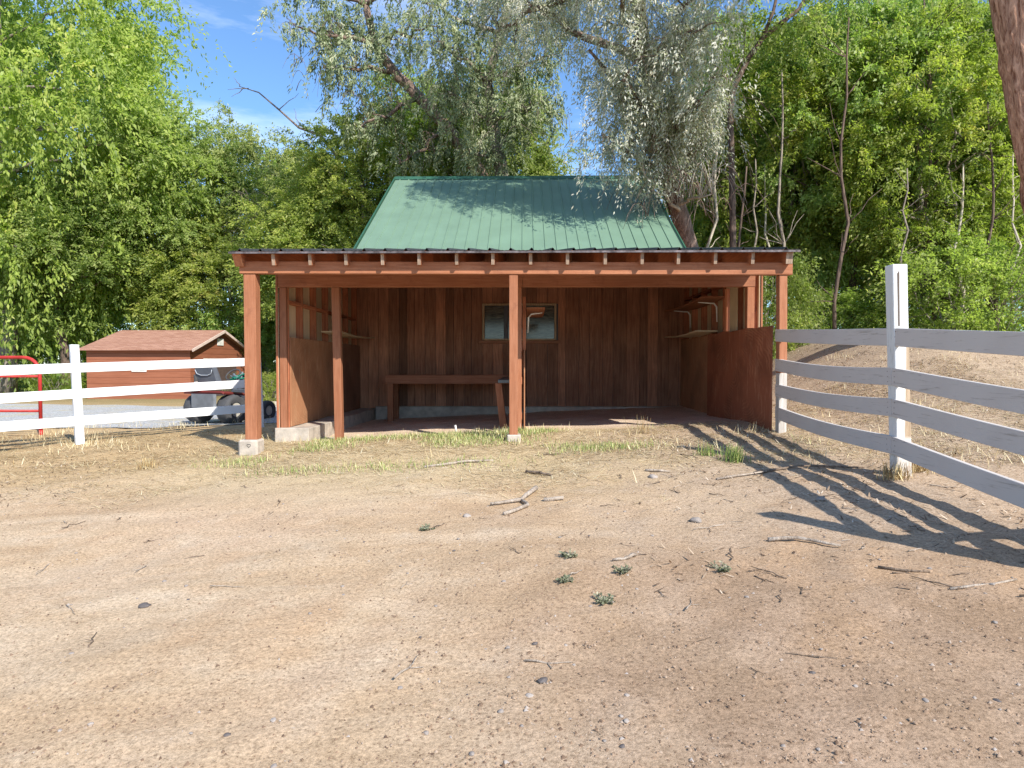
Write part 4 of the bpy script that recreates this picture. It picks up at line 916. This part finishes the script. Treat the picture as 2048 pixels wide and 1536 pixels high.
for _ in range(26):
    s = Vector((X+.2, 14.85, rr.uniform(1.7, 4.0))); dx = rr.uniform(-1.1, .3); tw.tube([s+Vector((dx*u, -.2*u, .4*math.sin(u*3)-.5*u*u*rr.uniform(.3, 1.2))) for u in (0, .25, .5, .75, 1)], [.012, .01, .008, .006, .004], 4)
o = tw.build('dead_tree', BK_D, None, 0, True); tag(o, 'dark dead stem with pale curling twigs at the right edge above the top rail', 'dead tree')
# bare dead limb against the sky
BT = MB(); Y = 26; cq = lambda a, b: ((a-1048)/1330*Y, Y, 1.45+(730-b)/1330*Y)
BT.tube([((690-1048)/1330*Y, Y+.3, g(-5.5, Y)-.1), cq(690, 420), cq(680, 320), cq(640, 272), cq(600, 258), cq(560, 222), cq(520, 188), cq(482, 176)], [.12, .1, .075, .055, .045, .035, .025, .012], 7)
for a, b, c_, d in ((600, 258, 590, 220), (560, 222, 600, 190), (482, 176, 470, 158), (500, 180, 458, 182), (490, 178, 465, 196), (640, 272, 590, 330), (640, 272, 560, 300), (680, 320, 720, 260)):
    BT.tube(wig(cq(a, b), cq(c_, d), 4, .08, rr), [.02, .016, .012, .008, .005], 5)
for _ in range(70):
    a, b = rr.uniform(470, 640), rr.uniform(400, 480); s = Vector(cq(a, b)); dx = rr.uniform(-1, 1); L_ = rr.uniform(.5, 1.5)
    BT.tube([s+Vector((dx*L_*u, -.2*u, L_*(.6*math.sin(u*2.6)-.5*u*u))) for u in (0, .25, .5, .75, 1)], [.012, .010, .008, .006, .004], 4)
o = BT.build('dead_tree', barkmat('dead_limb', (.10, .08, .065), (.28, .22, .18)), None, 0, True); tag(o, 'bare dead grey limb reaching left into the blue sky above the porch', 'dead tree')

# ================================================================== GROUND COVER
STRAW = None
def covermat(name, stops):
    m, t, b = mat(name); a = N(t, "ShaderNodeAttribute"); a.attribute_name = 'tint'; c = ramp(t, a.outputs['Fac'], stops)
    t.links.new(c, b.inputs['Base Color']); b.inputs['Roughness'].default_value = .8; return m
def blades(name, X, Y, L_, W_, az, el, m, tint, label, cat, lift=.004, curl=.0, r=None):
    n = len(X); z = gz(X, Y)+lift; d = np.stack([np.cos(az)*np.cos(el), np.sin(az)*np.cos(el), np.sin(el)], 1); s = np.stack([-np.sin(az), np.cos(az), np.zeros(n)], 1)*W_[:, None]/2
    p0 = np.stack([X, Y, z], 1); p1 = p0+d*L_[:, None]*.5; p2 = p0+d*L_[:, None]; p2[:, 2] -= curl*L_; k = s.copy()
    flat = np.abs(el) < .35
    zz = gz(p2[:, 0], p2[:, 1])+lift+.004; p2[:, 2] = np.where(flat, np.maximum(zz, p2[:, 2]), p2[:, 2])
    V = np.stack([p0-s, p0+s, p1+s*.9, p1-s*.9, p2+s*.3, p2-s*.3], 1).reshape(-1, 3); b = np.arange(n)*6
    F = np.concatenate([np.stack([b, b+1, b+2, b+3], 1), np.stack([b+3, b+2, b+4, b+5], 1)]); me = arrmesh(name, V, F, m, np.concatenate([tint, tint]))
    o = bpy.data.objects.new(name, me); col.objects.link(o); tag(o, label, cat, None, 'stuff'); return o
r = np.random.default_rng(55)
def scatter(n, x0, x1, y0, y1, dens):
    X = r.uniform(x0, x1, n*3); Y = r.uniform(y0, y1, n*3); k = r.random(n*3) < dens(X, Y); return X[k][:n], Y[k][:n]
inb = lambda X, Y: ((X > -3.2) & (X < 2.95) & (Y > 8.35) & (Y < 22))
def dband(X, Y):
    yy = Y+1.5*vnoise(X*.9, Y*.9)+.10*X+.5*vnoise(X*3, Y*3)
    d = sst(yy, 5.1, 6.9)*(1-sst(Y, 8.4, 8.9)*(np.abs(X+.13) < 3.1))*(.35+1.1*np.clip(.5+vnoise(X*2.2+8, Y*2.2)*1.3, 0, 1)); d = np.where(inb(X, Y), d*.12*(X > .1)+.0, d); return np.clip(d, 0, 1)
X, Y = scatter(56000, -9, 6.5, 4.4, 10.4, dband); n = len(X)
SM = covermat('dry_straw', [(0, (.19, .11, .05)), (.3, (.44, .31, .14)), (.6, (.66, .55, .32)), (1, (.80, .72, .50))])
blades('straw', X, Y, r.uniform(.03, .17, n), r.uniform(.0025, .006, n), r.normal(0, .9, n)+np.pi*(r.random(n) < .5), r.uniform(-.02, .22, n), SM, np.clip(r.normal(.47, .24, n)-.2*sst(-X, 3, 5), 0, 1), 'flattened dry straw littering the dirt before the stalls', 'straw')
def dgreen(X, Y):
    c = np.clip(vnoise(X*1.3+20, Y*1.6)*2.6+.1, 0, 1); return c*sst(Y, 6.0, 6.9)*(1-sst(Y, 8.3, 8.5))*(1-sst(X, 2.2, 3.2))*sst(X, -3.6, -2.6)*(~inb(X, Y))
X, Y = scatter(15000, -3.6, 3, 5.9, 8.5, dgreen); n = len(X)
GM = covermat('grass_blades', [(0, (.10, .17, .04)), (.45, (.24, .30, .08)), (.75, (.55, .50, .22)), (1, (.75, .68, .40))])
blades('short_grass', X, Y, r.uniform(.02, .075, n), r.uniform(.003, .006, n), r.uniform(0, 6.3, n), r.uniform(.5, 1.45, n), GM, np.clip(r.normal(.5, .25, n), 0, 1), 'patchy short green and yellow grass in front of the stalls', 'grass')
def dtuft(X, Y):
    c = np.clip(vnoise(X*2.1+4, Y*2.1+30)*3-.25, 0, 1); return c*sst(Y+.25*X, 5.4, 6.6)*(~inb(X, Y))
X, Y = scatter(12000, -9, 7.5, 5.2, 13, dtuft); n = len(X)
blades('dry_grass', X, Y, r.uniform(.03, .13, n), r.uniform(.003, .006, n), r.uniform(0, 6.3, n), r.uniform(.4, 1.4, n), SM, np.clip(r.normal(.6, .2, n), 0, 1), 'upright dry yellow grass tufts around fence and shelter', 'grass')
# leaf and bark litter on the right
def dlit(X, Y):
    d = (sst(X+2.6*vnoise(X*1.2, Y*1.2), .5, 3.0)+.5*sst(-X+2*vnoise(X, Y), 2.2, 4.4)*sst(Y, 5.2, 6)*(1-sst(Y, 7.6, 8.6)))*sst(Y, 2.9, 4.0)*(.4+vnoise(X*3, Y*3+5)); d = np.where((X < 3.0) & (Y > 7.6), 0, d); return np.clip(d, 0, 1)
X, Y = scatter(60000, -9, 15, 2.8, 17, dlit); n = len(X)
LM = covermat('litter', [(0, (.07, .04, .025)), (.3, (.19, .12, .075)), (.65, (.42, .31, .21)), (1, (.66, .56, .44))])
blades('leaf_litter', X, Y, r.uniform(.015, .07, n), r.uniform(.005, .014, n), r.uniform(0, 6.3, n), r.uniform(-.1, .5, n), LM, r.random(n), 'grey-brown leaf and bark litter over the right bank', 'leaf litter')
# crumbs of soil and fine grit on the bare dirt
def dgrit(X, Y): return np.clip(.5+vnoise(X*1.1, Y*1.1+40)*1.4, .12, 1)*(1-.7*sst(Y, 5, 7))*(np.abs(X) < .9*Y+.4)
n0 = 52000; Yv = 1.9+(r.random(n0)**1.5)*6; Xv = (r.random(n0)-.5)*1.75*Yv; k = r.random(n0) < dgrit(Xv, Yv); X, Y = Xv[k], Yv[k]; n = len(X)
sz = .003+.008*r.random(n)**5; a = r.uniform(0, 6.3, n); base = np.array([[1, 0, 0], [-.5, .87, 0], [-.5, -.87, 0], [.1, .05, .9]]); ca, sa = np.cos(a), np.sin(a)
Vg = np.repeat(base[None], n, 0)*r.uniform(.6, 1.3, (n, 4, 1)); x_ = Vg[..., 0]*ca[:, None]-Vg[..., 1]*sa[:, None]; y_ = Vg[..., 0]*sa[:, None]+Vg[..., 1]*ca[:, None]
Vg = np.stack([x_, y_, Vg[..., 2]], -1)*sz[:, None, None]; Vg[..., 0] += X[:, None]; Vg[..., 1] += Y[:, None]; Vg[..., 2] += gz(X, Y)[:, None]-.001
b = np.arange(n)*4; F = np.concatenate([np.stack([b, b+1, b+3], 1), np.stack([b+1, b+2, b+3], 1), np.stack([b+2, b, b+3], 1)])
tt = r.random(n); me = arrmesh('soil_crumbs', Vg.reshape(-1, 3), F, covermat('grit', [(0, (.14, .09, .06)), (.5, (.30, .20, .13)), (.9, (.42, .31, .22)), (1, (.42, .37, .33))]), np.concatenate([tt, tt, tt]))
o = bpy.data.objects.new('soil_crumbs', me); col.objects.link(o); tag(o, 'fine grit and soil crumbs over the bare dirt', 'grit', None, 'stuff')

# sticks
def stick(label, pts, rad, m=None, group=None, name='stick'):
    P = [(x, y, g(x, y)+(rad if not hasattr(rad, '__len__') else max(rad))*.7+dz) for x, y, dz in pts]
    rr_ = random.Random(int(abs(pts[0][0])*1000)); Q = []
    for i in range(len(P)-1): Q += wig(P[i], P[i+1], 3, .012, rr_)[:-1]
    Q.append(Vector(P[-1])); r0 = rad if not hasattr(rad, '__len__') else rad[0]; r1 = rad*.5 if not hasattr(rad, '__len__') else rad[1]
    mb = MB().tube(Q, [r0+(r1-r0)*i/(len(Q)-1) for i in range(len(Q))], 6); return mb
def mk(mb, name, m, label, cat, group=None):
    o = mb.build(name, m, None, 0, True); tag(o, label, cat, group); return o
DRY = barkmat('dry_stick', (.28, .22, .17), (.52, .44, .36)); DRK = barkmat('dark_stick', (.10, .07, .05), (.30, .22, .16))
mb = stick('', [(-.25, 4.93, 0), (-.02, 5.02, .01), (.10, 5.32, .015)], (.010, .02)); m2 = stick('', [(-.02, 5.02, .01), (.03, 4.88, .01), (-.14, 4.63, 0)], (.012, .014)); mb.poly(m2.v, m2.f)
mk(mb, 'stick', DRY, 'pale forked stick lying on the dirt in the middle of the yard', 'stick')
mk(stick('', [(.15, 5.0, 0), (.30, 5.0, .01)], (.018, .014)), 'stick', DRY, 'short thick grey stick just right of the forked stick', 'stick')
mk(stick('', [(.48, 3.58, 0), (.56, 3.60, .01), (.62, 3.68, 0)], (.006, .012)), 'stick', DRY, 'short curved bone-pale stick right of centre near the small weeds', 'stick')
mk(stick('', [(1.42, 3.86, 0), (1.58, 3.84, .012), (1.75, 3.68, 0)], (.014, .008)), 'stick', DRY, 'bent grey bark strip just below the fence shadows', 'stick')
mk(stick('', [(1.9, 5.5, 0), (2.3, 5.6, .01), (2.8, 5.5, 0)], (.012, .006)), 'stick', DRK, 'long thin curved stick across the fence shadow beside the white post', 'stick')
mk(stick('', [(1.55, 5.35, 0), (2.0, 5.5, .01)], (.011, .006)), 'stick', DRY, 'long pale stick left of the curved stick in the fence shadow', 'stick')
mk(stick('', [(-.95, 6.3, 0), (-.55, 6.45, .01), (-.3, 6.5, 0)], (.014, .009)), 'stick', DRY, 'longest grey stick lying in the straw left of the centre post', 'stick')
mk(stick('', [(.02, 5.95, 0), (.15, 5.82, .01), (.24, 5.74, 0)], (.016, .01)), 'stick', DRK, 'dark broken twig in the straw behind the forked stick', 'stick')
mk(stick('', [(1.05, 5.75, 0), (1.25, 5.68, 0)], (.013, .009)), 'stick', DRY, 'short whitish stick in the straw right of centre', 'stick')
mk(stick('', [(1.95, 3.05, 0), (2.3, 3.12, .01)], (.007, .005)), 'stick', DRY, 'thin pale stick on the dirt at the lower right edge', 'stick')
mk(stick('', [(1.78, 3.35, 0), (1.98, 3.25, 0)], (.008, .006)), 'stick', DRK, 'dark stub of twig right of the bark strip', 'stick')
rr = random.Random(21); meshes = []
for i in range(7):
    L_ = .10+.03*i; mb = MB(); Q = wig((-L_/2, 0, .006), (L_/2, rr.uniform(-.03, .03), .006), 5, .018, rr); mb.tube(Q, [.0045, .004, .0036, .003, .0025, .0015], 5)
    if i % 2: mb.tube(wig(Q[2], Q[2]+Vector((.03, .05*rr.choice((-1, 1)), .004)), 3, .004, rr), [.003, .0025, .002, .001], 4)
    o = mb.build('twig', DRK if i % 3 else DRY, None, 0, True); meshes.append(o)
for i in range(130):
    o = meshes[i % 7]
    if i >= 7: o = o.copy(); col.objects.link(o)
    y = 2.3+4.4*rr.random()**.8; x = rr.uniform(-.75, .78)*y
    if rr.random() < .4: x = rr.uniform(.2, .78)*y
    o.location = (x, y, g(x, y)); o.rotation_euler = (0, 0, rr.uniform(0, 6.28)); s = rr.uniform(.4, 1.05); o.scale = (s, s, s)
    tag(o, 'small dry twig lying on the open dirt of the yard', 'twig', 'small twigs scattered over the dirt')
# stones
def stone_mesh(seed):
    bm = bmesh.new(); bmesh.ops.create_icosphere(bm, subdivisions=3, radius=1); s = Vector((seed*7.3, 1, 2))
    for v in bm.verts: v.co *= 1+.32*mnoise.noise(v.co*1.1+s)+.1*mnoise.noise(v.co*3+s); v.co.z *= .6
    me = bpy.data.meshes.new('stone'); bm.to_mesh(me); bm.free(); me.polygons.foreach_set('use_smooth', [True]*len(me.polygons)); return me
SG = simple('grey_stone', (.29, .25, .22), .85, var=.3, scale=20, bmp=.3); SDK = simple('slate_stone', (.11, .095, .09), .6, var=.3, scale=20); SW = simple('pale_stone', (.36, .31, .27), .85, var=.2, scale=20, bmp=.3)
sm = [stone_mesh(i) for i in range(4)]
for m_, k in ((SG, 0), (SDK, 1), (SW, 2), (SG, 3)): sm[k].materials.append(m_)
def stone(k, x, y, s, label, group=None, name='stone'):
    o = bpy.data.objects.new(name, sm[k]); col.objects.link(o); o.location = (x, y, g(x, y)+s*.15); o.scale = (s*1.2, s, s); o.rotation_euler = (0, 0, rr.uniform(0, 6)); tag(o, label, 'stone', group)
stone(2, -.40, 4.67, .028, 'round pale stone left of the forked stick'); stone(0, 1.12, 4.32, .034, 'smooth blue-grey stone right of centre near the fence shadows')
stone(1, -1.89, 3.25, .022, 'black slate chip on the bare dirt at lower left'); stone(1, .07, 2.42, .016, 'tiny dark blue stone at the bottom centre'); stone(2, .02, 2.33, .013, 'small white stone just below the tiny dark blue stone')
stone(3, 2.06, 4.62, .03, 'mottled grey stone inside the fence shadow bands'); stone(2, 1.08, 5.55, .04, 'pale stone under the short whitish stick')
for i in range(110):
    y = 1.95+3.2*rr.random()**1.3; x = rr.uniform(-.76, .76)*y; stone(rr.choice((0, 2, 3, 3, 1)), x, y, rr.uniform(.004, .010), 'small pebble bedded in the open dirt', 'small pebbles in the dirt', 'pebble')
# weeds
def weed(x, y, s, label, seed, m=None):
    r_ = np.random.default_rng(seed); T = root('weed', (x, y, g(x, y)), label, 'weed'); mb = MB(); P = []; D = []
    for i in range(16):
        a = r_.uniform(0, 6.28); L_ = s*r_.uniform(.5, 1.1); e = Vector((math.cos(a)*L_, math.sin(a)*L_, L_*r_.uniform(.15, .6))); o_ = Vector(T['_o'])
        q_ = [o_, o_+e*.5+Vector((0, 0, .02*s)), o_+e]; mb.tube(q_, [.0025, .002, .001], 4)
        for u in np.linspace(.2, 1, 12): P.append(tuple(e*u)); D.append((math.cos(a+r_.uniform(-1, 1)), math.sin(a+r_.uniform(-1, 1)), .4))
    mb.build('stem', DRY, T, 0, True); V, F = leaves(np.array(P), np.array(D), .016, .3, r_); k = bpy.data.objects.new('foliage', arrmesh('weed', V, F, m or WD, r_.random(len(F)))); col.objects.link(k); k.parent = T
WD = leafmat('weed_leaves', (.07, .08, .045), (.17, .18, .10), (.34, .31, .20), .2)
weed(.21, 3.33, .045, 'small grey weed cluster left of the bone-pale stick', 1); weed(.38, 3.10, .045, 'low dark weed nearest the viewer right of centre', 2); weed(1.01, 3.42, .065, 'largest grey-green weed tuft right of centre', 3)
weed(.50, 3.42, .06, 'tiny weed beside the bone-pale stick', 4); weed(.25, 3.66, .045, 'thin straggling weed above the small grey cluster', 5); weed(-.65, 4.35, .05, 'tiny bare weed left of the round pale stone', 6)
def tuft(x, y, h, n, label, seed, m):
    r_ = np.random.default_rng(seed); X = x+r_.normal(0, .05, n); Y = y+r_.normal(0, .04, n)
    o = blades('grass_tuft', X, Y, h*r_.uniform(.4, 1.1, n), r_.uniform(.004, .008, n), r_.uniform(0, 6.3, n), r_.uniform(.9, 1.5, n), m, np.clip(r_.normal(.3, .2, n), 0, 1), label, 'grass tuft'); del o['kind']
tuft(1.90, 6.0, .16, 160, 'bright green grass tuft at the head of the fence shadows', 1, GM); tuft(1.72, 6.25, .12, 90, 'smaller green tuft left of the bright green one', 2, GM)
tuft(2.80, 5.05, .13, 150, 'golden grass tuft at the left foot of the tall white post', 3, SM); tuft(3.10, 5.25, .14, 120, 'golden grass tuft at the right foot of the tall white post', 4, SM)
tuft(-3.9, 6.8, .12, 90, 'dry pale tuft in the straw left of the concrete footing', 5, SM)
tuft(1.35, 7.75, .25, 26, 'tall thin seed stalks at the right stall threshold', 6, SM)

for o in bpy.data.objects:
    if '_o' in o: del o['_o']
